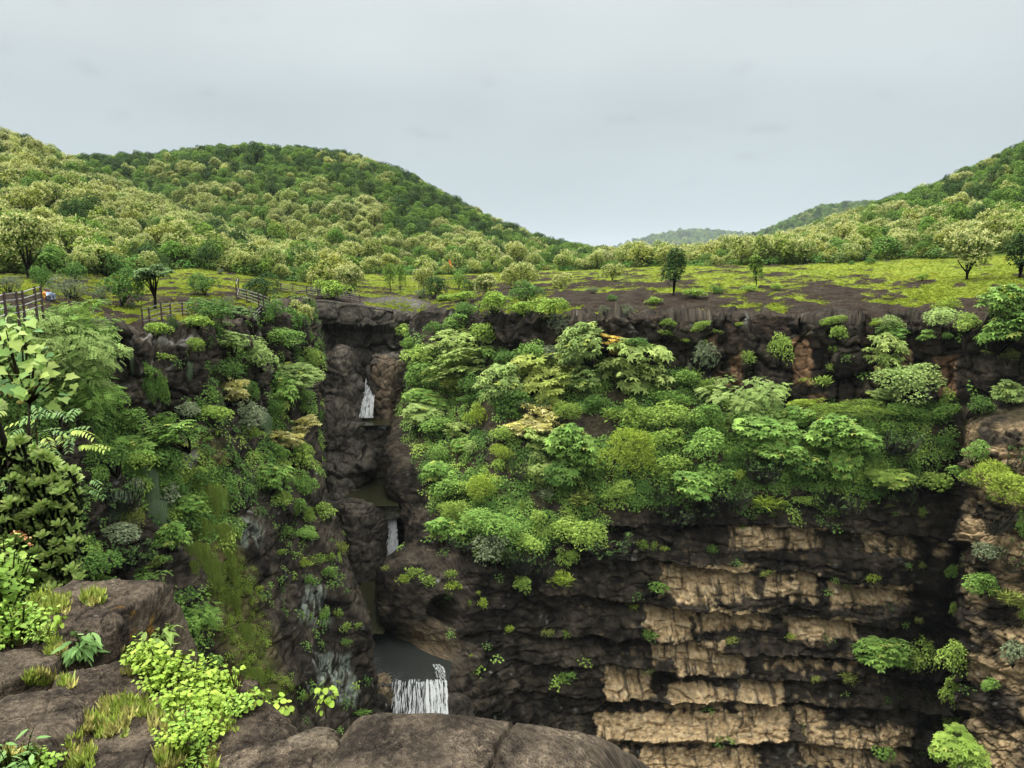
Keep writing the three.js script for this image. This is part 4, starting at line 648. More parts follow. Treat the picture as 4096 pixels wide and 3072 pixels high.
plants([[520, 680, 850, 1000, 'layer', 'cream'], [580, 1000, 680, 1110, 'layer', 'yellow'], [570, 970, 1210, 1420, 'layer', 'pale'], [460, 1250, 900, 1420, 'layer', 'pale'], [600, 1400, 1210, 1660, 'vine', 'green'], [1150, 1400, 1540, 1640, 'vine', 'green'], [1560, 1310, 1880, 1600, 'round', 'dark'], [1890, 1150, 2240, 1440, 'layer', 'pale'], [1960, 810, 2130, 980, 'fine', 'olive'], [1730, 840, 1870, 885, 'tuft', 'olive'], [0, 980, 110, 1090, 'tuft', 'yg'], [-20, 1150, 50, 1280, 'tuft', 'yg'], [540, 1600, 900, 1800, 'vine', 'green']], ...ZC, 'on the top band before the corner', [cliffR]);
plants([[260, 30, 440, 180, 'spurge', 'grey'], [220, 210, 440, 310, 'layer', 'yg'], [320, 260, 440, 380, 'spurge', 'grey'], [440, 210, 610, 340, 'round', 'yg'], [600, 180, 740, 270, 'vine', 'green'], [640, 220, 740, 300, 'fine', 'yg'], [680, 80, 800, 190, 'round', 'green'], [590, 660, 660, 770, 'vine', 'green'], [600, 840, 640, 950, 'vine', 'yg'], [170, 1020, 430, 1200, 'layer', 'green'], [390, 1010, 560, 1220, 'round', 'yg'], [550, 1030, 690, 1230, 'round', 'yg'], [560, 1200, 690, 1400, 'vine', 'yg'], [570, 1380, 690, 1510, 'vine', 'yg'], [520, 1490, 780, 1670, 'layer', 'yg'], [230, 1550, 320, 1640, 'round', 'green'], [450, 405, 490, 470, 'tuft', 'yg'], [210, 730, 270, 762, 'tuft', 'lime'], [450, 665, 490, 705, 'tuft', 'olive'], [70, 1205, 150, 1250, 'tuft', 'olive'], [435, 930, 470, 965, 'tuft', 'olive'], [280, 385, 335, 405, 'tuft', 'olive']], ...ZD, 'on the banded face before the corner', [cliffR]);
plants([[720, 210, 1000, 400, 'fine', 'lime'], [740, 420, 910, 560, 'bare'], [910, 400, 1020, 600, 'vine', 'green'], [720, 560, 860, 660, 'round', 'grey'], [680, 720, 840, 850, 'round', 'green'], [830, 800, 963, 870, 'tuft', 'olive'], [760, 1230, 840, 1310, 'round', 'green'], [860, 1030, 963, 1170, 'round', 'grey'], [930, 890, 990, 970, 'tuft', 'yg'], [850, 130, 950, 260, 'spurge', 'grey'], [850, 600, 960, 740, 'spurge', 'grey']], ...ZD, 'on the right buttress', [cliffR]);
plants([[900, 280, 1080, 420, 'fine', 'yg'], [860, 360, 1060, 500, 'layer', 'green'], [1060, 340, 1360, 500, 'layer', 'green'], [960, 480, 1110, 570, 'spurge', 'grey'], [1110, 440, 1290, 640, 'round', 'grey'], [1200, 380, 1370, 480, 'round', 'yg'], [1300, 450, 1480, 580, 'round', 'yg'], [1280, 560, 1430, 730, 'spurge', 'grey'], [1320, 690, 1420, 800, 'round', 'yg'], [1430, 620, 1540, 760, 'spurge', 'grey'], [1520, 690, 1630, 760, 'tuft', 'lime'], [1410, 330, 1500, 430, 'round', 'yg'], [1520, 390, 1680, 480, 'round', 'yg']], ...Z6, 'in the clump above the banded face', [cliffR]);
plants([[0, 440, 250, 620, 'round', 'yg'], [180, 540, 390, 640, 'spurge', 'grey'], [30, 550, 130, 690, 'vine', 'yg'], [0, 690, 90, 760, 'tuft', 'lime'], [450, 730, 560, 800, 'round', 'green'], [400, 540, 450, 590, 'tuft', 'yg'], [470, 550, 505, 590, 'tuft', 'yg'], [730, 565, 780, 610, 'tuft', 'green'], [415, 955, 490, 1010, 'tuft', 'green'], [1100, 975, 1140, 1005, 'tuft', 'lime'], [520, 570, 560, 590, 'tuft', 'lime'], [980, 680, 1040, 705, 'tuft', 'olive'], [40, 1160, 130, 1210, 'tuft', 'green'], [60, 960, 90, 1000, 'tuft', 'yg'], [360, 830, 410, 865, 'tuft', 'lime'], [1350, 1170, 1420, 1210, 'tuft', 'olive'], [1220, 1175, 1260, 1200, 'tuft', 'olive'], [820, 990, 880, 1020, 'tuft', 'olive']], ...Z7, 'on the banded face', [cliffR]);
plants([[670, 690, 740, 750, 'tuft', 'lime'], [720, 650, 810, 720, 'tuft', 'yg'], [790, 695, 880, 750, 'tuft', 'yg'], [940, 665, 1000, 730, 'tuft', 'yg'], [955, 730, 1030, 800, 'tuft', 'lime'], [1120, 820, 1180, 890, 'tuft', 'lime'], [1260, 970, 1320, 1020, 'tuft', 'lime'], [1480, 990, 1540, 1040, 'tuft', 'olive'], [1110, 780, 1140, 805, 'tuft', 'lime'], [1070, 830, 1090, 880, 'tuft', 'yg'], [1075, 1130, 1095, 1150, 'tuft', 'lime'], [590, 640, 640, 670, 'tuft', 'olive']], ...Z6, 'on the rounded gorge rock', [cliffR]);
// left cliff
const LC = [cliffL];
plants([[280, 20, 630, 240, 'spray', 'green'], [60, 100, 420, 420, 'spray', 'pale'], [250, 150, 690, 500, 'spray', 'pale'], [280, 430, 650, 760, 'spray', 'green'], [620, 280, 800, 400, 'round', 'pale'], [640, 550, 840, 740, 'round', 'green'], [-120, 60, 150, 420, 'spray', 'green'], [-60, 420, 240, 760, 'round', 'dark']], ...Z4, 'over the left cliff\'s near rim', [cliffL]);
plants([[1310, 170, 1560, 330, 'layer', 'pale'], [1480, 210, 1760, 480, 'layer', 'pale'], [1630, 160, 1930, 330, 'round', 'green'], [1700, 390, 2030, 580, 'layer', 'pale'], [1640, 420, 1900, 700, 'layer', 'green'], [1800, 560, 2020, 760, 'round', 'green'], [1310, 480, 1550, 640, 'layer', 'yellow'], [1310, 380, 1530, 520, 'round', 'dark'], [1500, 480, 1640, 680, 'round', 'dark'], [1670, 820, 1890, 930, 'layer', 'yellow'], [1790, 750, 2000, 850, 'layer', 'yellow'], [1080, 630, 1280, 770, 'round', 'grey'], [1210, 640, 1470, 790, 'round', 'yg'], [1440, 620, 1710, 850, 'round', 'grey'], [1490, 780, 1680, 900, 'vine', 'yg'], [1560, 1000, 1860, 1250, 'layer', 'green'], [1820, 860, 2010, 1110, 'round', 'yg'], [1660, 900, 1860, 1020, 'vine', 'green'], [1830, 1040, 2010, 1300, 'vine', 'green'], [1700, 1180, 1860, 1330, 'round', 'yg'], [1920, 280, 2060, 480, 'round', 'yg'], [1930, 180, 2000, 300, 'vine', 'green'], [1640, 620, 1830, 800, 'vine', 'dark']], ...Z4, 'on the upper left cliff by the gorge', LC);
plants([[700, 690, 940, 860, 'round', 'green'], [840, 760, 1250, 960, 'layer', 'green'], [700, 850, 960, 1000, 'layer', 'green'], [930, 900, 1140, 1120, 'round', 'dark'], [790, 930, 990, 1110, 'round', 'yg'], [540, 900, 800, 1100, 'round', 'dark'], [960, 1080, 1140, 1250, 'vine', 'dark'], [1240, 1030, 1330, 1180, 'vine', 'yg'], [1270, 870, 1340, 910, 'tuft', 'yg'], [1360, 830, 1400, 850, 'tuft', 'lime'], [640, 1170, 890, 1400, 'spurge', 'grey'], [730, 1290, 890, 1480, 'fine', 'olive'], [620, 1400, 900, 1560, 'round', 'grey'], [980, 1400, 1180, 1610, 'layer', 'green'], [1110, 1240, 1280, 1360, 'layer', 'blue'], [660, 1540, 960, 1720, 'spurge', 'grey'], [1000, 1160, 1150, 1290, 'round', 'grey'], [480, 1560, 760, 1760, 'round', 'dark'], [930, 1610, 1080, 1700, 'round', 'green'], [540, 1050, 700, 1180, 'round', 'green'], [800, 1110, 920, 1280, 'round', 'grey']], ...Z4, 'on the left cliff\'s middle ledges', LC);
plants([[890, 1030, 1010, 1500, 'hair'], [1000, 1150, 1110, 1400, 'hair'], [950, 1250, 1060, 1480, 'hair'], [640, 1190, 820, 1420, 'hair'], [1600, 700, 1710, 890, 'hair'], [1150, 380, 1230, 520, 'hair'], [820, 300, 850, 470, 'hair']], ...Z4, 'down the left cliff', LC);
plants([[900, 370, 1010, 760, 'vine', 'dark'], [990, 420, 1080, 760, 'vine', 'green'], [940, 700, 1130, 840, 'vine', 'green'], [900, 400, 1000, 520, 'vine', 'green'], [1170, 240, 1280, 350, 'fine', 'yg'], [1000, 340, 1090, 380, 'tuft', 'yg']], ...Z4, 'down the left cliff below the fence', LC);
plants([[1170, 1360, 1350, 1560, 'hair', 'moss'], [1240, 1150, 1440, 1390, 'hair', 'moss'], [1330, 1400, 1480, 1640, 'hair', 'moss'], [1180, 1520, 1330, 1700, 'hair', 'moss'], [1220, 1080, 1290, 1250, 'hair', 'moss'], [1380, 1560, 1500, 1760, 'hair', 'moss'], [1280, 1620, 1420, 1900, 'hair', 'moss']], ...Z4, 'on the mossy seep of the left cliff', LC);
plants([[240, 110, 380, 260, 'layer', 'pale'], [360, 160, 450, 230, 'layer', 'pale'], [90, 260, 180, 400, 'round', 'green'], [0, 220, 110, 320, 'vine', 'yg'], [220, 280, 330, 400, 'round', 'yg'], [100, 420, 250, 500, 'round', 'green'], [140, 320, 230, 420, 'fine', 'yg'], [0, 20, 120, 180, 'vine', 'yg'], [30, 430, 130, 500, 'tuft', 'green'], [100, 600, 200, 680, 'tuft', 'lime'], [190, 580, 280, 650, 'tuft', 'yg'], [260, 620, 360, 740, 'vine', 'green'], [340, 500, 400, 600, 'tuft', 'olive'], [280, 570, 330, 620, 'tuft', 'yg'], [170, 700, 220, 760, 'tuft', 'green'], [240, 860, 310, 970, 'vine', 'green'], [320, 880, 370, 940, 'tuft', 'yg'], [360, 960, 420, 1020, 'tuft', 'yg'], [440, 955, 480, 990, 'tuft', 'yg'], [350, 1040, 420, 1090, 'tuft', 'green'], [15, 550, 50, 590, 'tuft', 'yg'], [350, 540, 370, 660, 'vine', 'yg'], [400, 1430, 520, 1480, 'tuft', 'green'], [140, 1340, 180, 1420, 'tuft', 'yg']], ...Z6, 'on the left cliff\'s foot by the gorge', LC);
plants([[990, 170, 1200, 440, 'spray', 'green'], [1380, 400, 1590, 560, 'spray', 'green'], [1300, 510, 1470, 720, 'round', 'green'], [860, 30, 990, 80, 'tuft', 'green'], [720, 160, 800, 260, 'fine', 'yg'], [560, 120, 690, 260, 'round', 'green'], [1050, 60, 1180, 150, 'fine', 'olive'], [1880, 270, 1950, 310, 'tuft', 'lime'], [1900, 330, 1960, 390, 'tuft', 'pale'], [2040, 0, 2110, 40, 'tuft', 'yg'], [1530, 760, 1640, 860, 'round', 'green'], [1650, 100, 1760, 300, 'hair', 'moss'], [1680, 320, 1800, 520, 'hair', 'moss'], [1720, 520, 1880, 780, 'hair', 'moss'], [1820, 850, 1950, 1020, 'hair', 'moss'], [1620, 280, 1720, 460, 'hair', 'moss'], [1400, 60, 1480, 260, 'hair', 'moss'], [1450, 0, 1580, 180, 'hair', 'moss']], 0, 550, .1356, 'on the left cliff behind the boulders', LC);

// creeping cover between the shrubs, grass and herbs on the ledges
function cover(name, label, list, geo, mat, r, pal) {
  const im = new THREE.InstancedMesh(geo, mat, list.length); im.castShadow = im.receiveShadow = true; const Q2 = new THREE.Quaternion();
  list.forEach(([p, n, s, k], i) => { QQ.setFromUnitVectors(UPV, n); Q2.setFromAxisAngle(UPV, r() * 6.28); QQ.multiply(Q2); M4.compose(p, QQ, V(s, s * (.7 + .6 * r()), s)); im.setMatrixAt(i, M4); const pr = pal(k, r); tint.copy(pr[0]).lerp(pr[1], r()).multiplyScalar(.7 + .6 * r()); im.setColorAt(i, tint); });
  return put(im, name, label, null, null, 'stuff');
}
const patchGeo = (() => { const r = rng(5), L = new Leaves(); for (let k = 0; k < 26; k++) { const a = r() * 6.28, q = Math.sqrt(r()) * .7, P = V(q * Math.cos(a), .05 + .35 * r() * (1 - q), q * Math.sin(a)), n = V(P.x * .4, 1, P.z * .4).add(rdir(r).multiplyScalar(.5)).normalize(), t = rdir(r); t.addScaledVector(n, -t.dot(n)).normalize(); L.leaf(P, t, t.clone().cross(n), n, .2 + .12 * r(), .14 + .07 * r(), WHITE1.clone().multiplyScalar(.8 + .4 * r()), UPV, .15, .2); } return L.geo(); })();
const tuftGeo = (() => { const r = rng(6), L = new Leaves(); L.soft = .3; for (let k = 0; k < 12; k++) { const a = r() * 6.28, t = V(Math.cos(a) * 1.1, .7, Math.sin(a) * 1.1).add(rdir(r).multiplyScalar(.3)).normalize(), s = rdir(r).cross(t).normalize(); L.leaf(V(Math.cos(a) * .12 * r(), 0, Math.sin(a) * .12 * r()), t, s, s.clone().cross(t), .5 + .4 * r(), .08, WHITE1.clone().multiplyScalar(.8 + .4 * r()), UPV, .1, .35); } return L.geo(); })();
function overSheet(sh, n, seed, want, size) { const r = rng(seed), out = []; for (let k = 0; k < n; k++) { const q = Math.floor(r() * sh.N), px = sh.PX[q], py = sh.PY[q]; if (px < -40 || px > 1070 || py < 0 || py > 800) continue; const w = want(px, py, V(sh.pos[q * 3], sh.pos[q * 3 + 1], sh.pos[q * 3 + 2])); if (w <= r()) continue; const nn = V(sh.nrm[q * 3], sh.nrm[q * 3 + 1], sh.nrm[q * 3 + 2]); if (nn.z < -.3) nn.negate(); nn.y += .5; out.push([V(sh.pos[q * 3], sh.pos[q * 3 + 1], sh.pos[q * 3 + 2]), nn.normalize(), size * (.6 + .8 * r()), noise(px / 30, py / 20, seed)]); } return out; }
const greenPal = (k) => k > .3 ? YG : k < .02 ? DGR : GRN;
const bareR = [[575, 585, 410, 430], [540, 620, 412, 436], [478, 498, 400, 432], [486, 510, 440, 480]];
cover('ground_cover', 'creeping green cover on the right wall\'s wooded ledge', overSheet(cliffR, 60000, 41, (px, py, p) => {
  const a = bandLow(px), b = slopeLow(px); let m = sstep(a - 12, a + 6, py) * sstep(b + 10, b - 14, py) * sstep(392, 410, px) * sstep(962, 940, px); m *= sstep(-.2, .15, fbm(p.x / 5, p.y / 3.5, p.z / 5 + 30, 3) + .12); for (const [x0, x1, y0, y1] of bareR) if (px > x0 && px < x1 && py > y0 && py < y1) m = 0; return m * .55 + .0025 * sstep(330, 340, py);
}, 1.0), patchGeo, leafWhite, rng(42), greenPal);
cover('ground_cover', 'creepers and herbs over the left cliff face', overSheet(cliffL, 52000, 43, (px, py, p) => {
  const k = fbm(p.x / 6, p.y / 5, p.z / 6 + 9, 4) + .05; let m = sstep(-.05, .15, k) * .75; m *= 1 - .95 * (px > 105 && px < 205 && py < 402 ? 1 : 0); m *= sstep(660, 560, py) * .85 + .15; m *= 1 - .92 * sstep(205, 250, px) * sstep(455, 510, py); m *= 1 - .8 * inBoxes([[170, 410, 262, 470]], px, py, 8, 0); return m * .7;
}, .75), patchGeo, leafWhite, rng(44), (k) => k > .3 ? YG : k < .05 ? DGR : GRN);
cover('moss', 'moss and trailing weeds on the wet seep of the left cliff', overSheet(cliffL, 60000, 45, (px, py) => { const ax = lerp(188, 262, clamp((py - 430) / 270)), s = noise(px / 3, py / 26, 6) + .4 * noise(px / 1.2, py / 14, 2); return sstep(30, 10, Math.abs(px - ax)) * sstep(425, 480, py) * sstep(735, 690, py) * sstep(-.05, .3, s); }, .42), patchGeo, leafWhite, rng(46), () => [G(.12, .18, .025), G(.20, .27, .04)]);
const onGrass = (sh, q) => sh.col[q * 3 + 1] > .15;
{ // grass on the meadow
  const r = rng(47), list = []; for (let k = 0; k < 260000 && list.length < 45000; k++) { const q = Math.floor(r() * meadow.N); if (!onGrass(meadow, q)) continue; const px = meadow.PX[q]; if (px < -20 || px > 1050) continue; const q1 = Math.min(meadow.N - 1, q + 1), q2 = Math.max(0, q - 901 * (1 + Math.floor(r() * 2))), u1 = r(), u2 = r(), mp = meadow.pos, p = V(...[0, 1, 2].map((e) => mp[q * 3 + e] + (mp[q1 * 3 + e] - mp[q * 3 + e]) * u1 * 2 + (mp[q2 * 3 + e] - mp[q * 3 + e]) * u2)); if (p.x > 140 || p.distanceTo(V(mp[q * 3], mp[q * 3 + 1], mp[q * 3 + 2])) > 6) continue; list.push([p, UPV.clone().add(rdir(r).multiplyScalar(.15)).normalize(), .22 + .3 * r() * r() + .25 * Math.max(0, noise(p.x / 4, 7, p.z / 4)), noise(p.x / 12, 3, p.z / 12)]); }
  cover('grass', 'short bright green grass over the plateau', list, tuftGeo, leafWhite, r, (k) => k > .1 ? [G(.33, .37, .035), G(.42, .43, .055)] : [G(.24, .32, .025), G(.33, .385, .035)]);
}
// ------------------------------------------------------------------ single trees and bushes that stand on the plateau
const standBank = new Map();
const openMade = {};
function standing(kind, v) {
  if (kind === 'teak') return TEAK[v % 6]; if (kind === 'green') return GREEN[v % 4]; if (kind === 'dark') return DARK[v % 3];
  const key = kind + v % 2; if (openMade[key]) return openMade[key];
  const s = 500 + v % 2;
  if (kind === 'bigteak') return openMade[key] = standingTree(s, { lobes: 24, rx: 3.1, ry: 3.3, cy: 3.9, r0: .7, r1: 1.25, n: 2500, size: .42, a: G(.10, .16, .03), b: G(.20, .25, .055), bloom: 900, bl: 4, wide: .7, limbs: 9, tr: .2 });
  if (kind === 'flat') return openMade[key] = standingTree(s + 10, { lobes: 16, rx: 3.2, ry: 2.0, cy: 5.2, r0: .6, r1: 1.05, n: 420, size: .5, a: G(.09, .16, .05), b: G(.17, .26, .09), kind: 'whorl', wide: .42, flat: .5, up: 1, limbs: 9, tr: .22 });
  if (kind === 'column') return openMade[key] = standingTree(s + 20, { lobes: 20, rx: 1.5, ry: 3.6, cy: 3.0, r0: .6, r1: .95, n: 2400, size: .36, a: G(.03, .07, .018), b: G(.07, .13, .03), wide: .6, limbs: 6 });
  if (kind === 'slim') return openMade[key] = standingTree(s + 30, { lobes: 12, rx: .8, ry: 3.4, cy: 3.0, r0: .35, r1: .7, n: 900, size: .4, a: G(.10, .18, .03), b: G(.20, .30, .05), limbs: 4, tr: .1 });
  if (kind === 'bush') return openMade[key] = standingTree(s + 40, { lobes: 15, rx: 2.9, ry: 2.3, cy: 1.45, r0: .8, r1: 1.3, n: 2600, size: .32, a: G(.06, .14, .026), b: G(.13, .24, .05), limbs: 6 });
  if (kind === 'limebush') return openMade[key] = standingTree(s + 50, { lobes: 15, rx: 2.9, ry: 2.3, cy: 1.45, r0: .8, r1: 1.3, n: 2400, size: .34, a: G(.18, .29, .04), b: G(.30, .43, .07), limbs: 6 });
  if (kind === 'darkbush') return openMade[key] = standingTree(s + 60, { lobes: 15, rx: 2.9, ry: 2.5, cy: 1.6, r0: .8, r1: 1.3, n: 3000, size: .28, a: G(.03, .07, .018), b: G(.06, .12, .028), limbs: 6 });
  if (kind === 'greybush') return openMade[key] = standingTree(s + 70, { lobes: 16, rx: 2.9, ry: 1.9, cy: 1.3, r0: .6, r1: 1.1, n: 2200, size: .26, a: G(.10, .13, .07), b: G(.18, .21, .13), limbs: 12, wide: .3 });
}
// [x0, y0, x1, y1, kind, label, name, category] in the frame of a close view
function standers(list, ox, oy, k) {
  let v = 0;
  for (const [X0, Y0, X1, Y1, kind, label, name = 'tree', cat = 'tree'] of list) {
    const x0 = ox + X0 * k, y0 = oy + Y0 * k, x1 = ox + X1 * k, y1 = oy + Y1 * k, cx = (x0 + x1) / 2, h = hit(cx, y1, [meadow, hillA, hillB, hillC, cliffR, cliffL]); if (!h) continue;
    const vv = standing(kind, v++), g = treeGroup(vv); vv.crown.computeBoundingBox(); const bb = vv.crown.boundingBox, m = mpp(cx, y1, h.d), sw = (x1 - x0) * m * 1.06 / (bb.max.x - bb.min.x), sh = (y1 - y0) * m * 1.04 / (vv.blossom ? bb.max.y + .3 : bb.max.y);
    g.position.copy(h.p); g.position.y -= .15; g.scale.set(sw, sh, sw); g.rotation.y = hash3(v, 3, 1, 0) * 6; put(g, name, label, cat, null);
  }
}
standers([[0, 720, 350, 1115, 'bigteak', 'big cream-flowering tree standing alone at the left edge of the left meadow'], [640, 1050, 930, 1300, 'bush', 'round mid-green tree behind the left plateau\'s rock, left of the flat-topped tree'], [840, 1040, 1110, 1320, 'flat', 'small flat-topped tree with forked trunk on the left plateau'], [1185, 1085, 1390, 1230, 'bush', 'round green bush in the left meadow before the wooded hill', 'bush', 'bush'], [1535, 1085, 1775, 1265, 'darkbush', 'dark round bush behind the fence post on the left plateau', 'bush', 'bush'], [290, 1100, 620, 1260, 'greybush', 'wide grey-green thorny thicket behind the two seated people', 'bush', 'bush'], [-60, 1100, 130, 1225, 'greybush', 'grey-green thicket at the left plateau\'s far left', 'bush', 'bush'], [380, 1010, 560, 1150, 'bush', 'green bush behind the thorny thicket, beside the lone flowering tree', 'bush', 'bush'], [520, 960, 820, 1120, 'bush', 'wide green bush between lone flowering tree and left meadow', 'bush', 'bush'], [450, 830, 610, 1010, 'teak', 'small cream-flowering tree behind the big lone one'], [490, 470, 650, 610, 'dark', 'single very dark tree among the cream trees of the near left hillside'], [908, 285, 960, 365, 'slim', 'thin sapling with tufted top on the skyline of the broad hill'], [1550, 280, 1700, 410, 'dark', 'tallest dark tree on the skyline of the broad hill'], [1180, 1240, 1460, 1385, 'bush', 'green bush beside the fence in the middle of the left plateau', 'bush', 'bush'], [1390, 1300, 1620, 1445, 'flat', 'small pale layered tree growing at the left cliff\'s rim by the fence'], [1060, 1350, 1140, 1450, 'darkbush', 'small dark bush at the foot of the left plateau fence', 'bush', 'bush'], [1640, 1330, 1720, 1410, 'limebush', 'small lime bush on rock beside the left plateau fence', 'bush', 'bush'], [1640, 1255, 1800, 1400, 'bush', 'leafy bush under the fence at the left cliff\'s far end', 'bush', 'bush'], [1760, 1300, 1960, 1480, 'bush', 'bush spilling over the left cliff\'s far end', 'bush', 'bush'], [1840, 1255, 1990, 1420, 'teak', 'small cream-flowering shrub on the left cliff\'s far end', 'bush', 'bush'], [930, 1390, 1100, 1480, 'limebush', 'lush bright green herbs at the left part of the fence', 'bush', 'bush'], [1130, 1350, 1350, 1440, 'limebush', 'lush bright green herbs behind the dark small bush', 'bush', 'bush'], [1920, 1000, 2140, 1210, 'teak', 'cream-flowering tree at the foot of the near left hillside'], [2110, 1040, 2300, 1230, 'teak', 'cream-flowering tree above the head of the ravine'], [1740, 1050, 1930, 1130, 'bush', 'green bush below the near left wood\'s end', 'bush', 'bush'], [1370, 1060, 1420, 1100, 'greybush', 'small grey bush alone in the left meadow', 'bush', 'bush'], [2000, 1130, 2212, 1260, 'limebush', 'light green bush over the fence at the head of the ravine', 'bush', 'bush'], [200, 1040, 330, 1190, 'bush', 'bush at the foot of the lone flowering tree', 'bush', 'bush'], [600, 1160, 700, 1260, 'greybush', 'grey thicket left of the round mid-green tree', 'bush', 'bush'], [1380, 1230, 1490, 1320, 'greybush', 'grey thorny bush behind the middle fence', 'bush', 'bush']], ...Z1);
standers([[560, 385, 690, 600, 'teak', 'pale cream-flowering tree in the valley behind the dark round tree'], [600, 470, 790, 620, 'darkbush', 'dark round tree beside the stream in the valley'], [75, 405, 250, 600, 'bigteak', 'cream-white flowering tree left of the valley rocks'], [370, 400, 460, 580, 'green', 'green tree on the rocks left of the stream'], [430, 405, 520, 580, 'green', 'second green tree on the rocks left of the stream'], [790, 450, 900, 570, 'green', 'small green tree in the valley right of the dark round tree'], [935, 465, 1110, 610, 'bigteak', 'cream-flowering bush above the right wall\'s trees', 'bush', 'bush'], [1110, 400, 1240, 560, 'teak', 'yellow-green tree at the plateau\'s left end, left of a pair'], [1200, 390, 1360, 560, 'teak', 'yellow-green tree at the plateau\'s left end, right of a pair'], [1140, 500, 1400, 660, 'bush', 'round olive-green bush below the pair of yellow-green trees', 'bush', 'bush'], [960, 570, 1190, 725, 'limebush', 'bright green leafy bush at the right wall\'s left rim', 'bush', 'bush'], [1140, 630, 1320, 730, 'limebush', 'low yellow-green bush right of the bright green leafy one', 'bush', 'bush'], [1300, 610, 1580, 730, 'limebush', 'wide yellow-green grassy bush at the right wall\'s rim', 'bush', 'bush'], [1420, 455, 1560, 560, 'teak', 'cream-flowering small tree at the plateau\'s left end'], [1740, 400, 1900, 515, 'teak', 'yellow-green tree by the small fence on the far plateau'], [1190, 130, 1295, 225, 'dark', 'big dark tree on the slope of the broad hill against the sky'], [1710, 265, 1780, 325, 'dark', 'dark tree alone in the gap between the hills'], [1380, 700, 1580, 850, 'greybush', 'grey spiny bush hanging at the right wall\'s rim', 'bush', 'bush'], [1650, 545, 1730, 590, 'greybush', 'grey-green bush among the rocks of the right plateau', 'bush', 'bush'], [1780, 590, 1860, 635, 'bush', 'small green bush on the right plateau\'s rocks', 'bush', 'bush'], [1735, 655, 1800, 720, 'greybush', 'small grey-green bush near the right plateau\'s edge', 'bush', 'bush'], [1860, 645, 1960, 730, 'greybush', 'larger grey-green bush near the right plateau\'s edge', 'bush', 'bush'], [690, 590, 830, 640, 'limebush', 'pale green reeds by the stream', 'bush', 'bush'], [780, 570, 950, 640, 'limebush', 'light green bush right of the stream', 'bush', 'bush'], [560, 560, 640, 620, 'greybush', 'grey-green bush left of the stream', 'bush', 'bush'], [860, 500, 970, 580, 'darkbush', 'dark green bush in the valley below the small green tree', 'bush', 'bush'], [800, 640, 960, 720, 'bush', 'green bush at the ravine\'s right lip', 'bush', 'bush']], ...Z2);
standers([[55, 735, 222, 1010, 'column', 'dark columnar tree standing on the right plateau'], [580, 765, 665, 965, 'slim', 'slim light green tree on the right plateau'], [1735, 612, 2020, 915, 'bigteak', 'cream-flowering tree with forked trunk on the right meadow'], [2085, 640, 2260, 905, 'column', 'dark bushy tree at the right meadow\'s far right'], [350, 940, 425, 1000, 'bush', 'small bush between columnar tree and slim tree', 'bush', 'bush'], [530, 940, 640, 985, 'limebush', 'lime bush at the foot of the slim tree', 'bush', 'bush'], [1170, 795, 1210, 825, 'bush', 'smallest bush at the far side of the right meadow', 'bush', 'bush'], [1262, 782, 1350, 824, 'bush', 'low bush at the far side of the right meadow', 'bush', 'bush'], [180, 960, 340, 1020, 'limebush', 'low light green bush at the foot of the columnar tree', 'bush', 'bush'], [715, 930, 790, 975, 'limebush', 'low yellow-green bush right of the slim tree', 'bush', 'bush'], [-30, 1010, 80, 1060, 'limebush', 'low lime bush left of the columnar tree', 'bush', 'bush'], [1570, 870, 1640, 920, 'limebush', 'low herb clump left of the right meadow\'s flowering tree', 'bush', 'bush']], ...Z3);

// ------------------------------------------------------------------ fences of posts and rails along the left plateau
const ironMat = new THREE.MeshStandardMaterial({ color: G(.06, .035, .03), roughness: .7, metalness: .3 }), railMat = new THREE.MeshStandardMaterial({ color: G(.30, .30, .29), roughness: .5, metalness: .5 });
const boxGeo = new THREE.BoxGeometry(1, 1, 1);
function fence(pts, label, h, nRail, on = [meadow, cliffL, gorge, cliffR]) {   // pts: [x, y of the foot]; d is read from the ground
  const feet = pts.map(([px, py, d]) => d ? W(px, py, d) : (hit(px, py, on) ?? { p: W(px, py, 90) }).p), g = new THREE.Group(); g.position.copy(feet[0]);
  feet.forEach((f) => { const p = part(g, 'post', boxGeo, ironMat); p.scale.set(.11, h + .4, .11); p.position.copy(f).sub(feet[0]); p.position.y += h / 2 - .2; });
  for (let k = 0; k < feet.length - 1; k++) for (let j = 0; j < nRail; j++) {
    const y = h * (.28 + .66 * j / (nRail - 1)), a = feet[k].clone().sub(feet[0]), b = feet[k + 1].clone().sub(feet[0]); a.y += y; b.y += y; const r = part(g, 'rail', boxGeo, railMat), L = a.distanceTo(b);
    r.position.copy(a).lerp(b, .5); r.scale.set(.05, .05, L); r.lookAt(b.clone().add(g.position).sub(g.position)); r.quaternion.setFromUnitVectors(V(0, 0, 1), b.clone().sub(a).normalize());
  }
  put(g, 'fence', label, 'fence', 'iron fences on the left plateau');
}
fence([[-8, 328, 42], [7, 323, 42.5], [19, 321, 43.5], [25, 320, 44], [37, 315, 46], [43, 313, 47]], 'tall rust-brown fence with thin rails at the far left rim', 1.75, 4);
fence([[143, 326], [150, 325], [162, 321], [171, 319], [183, 317], [195, 318], [212, 320], [222, 327]], 'fence of thin rails along the left rim, behind bright green herbs', 1.5, 4);
fence([[237, 300], [247, 303], [259, 308], [264, 310], [270, 312]], 'short fence leading down to the left cliff\'s end', 1.6, 4);
fence([[281, 292], [293, 294], [307, 296], [318, 298], [329, 299], [338, 300], [350, 301], [360, 303]], 'long fence along the rock shelf above the head of the ravine', 1.4, 4);
fence([[253, 329], [258, 324], [262, 320]], 'three-post fence corner at the left cliff\'s end', 1.5, 4);
fence([[237, 302], [239, 294]], 'two dark posts standing up by the dark round bush', 2.2, 2);
fence([[598, 280], [606, 279], [616, 278], [627, 277]], 'small distant fence beyond the right plateau', 1.2, 2);

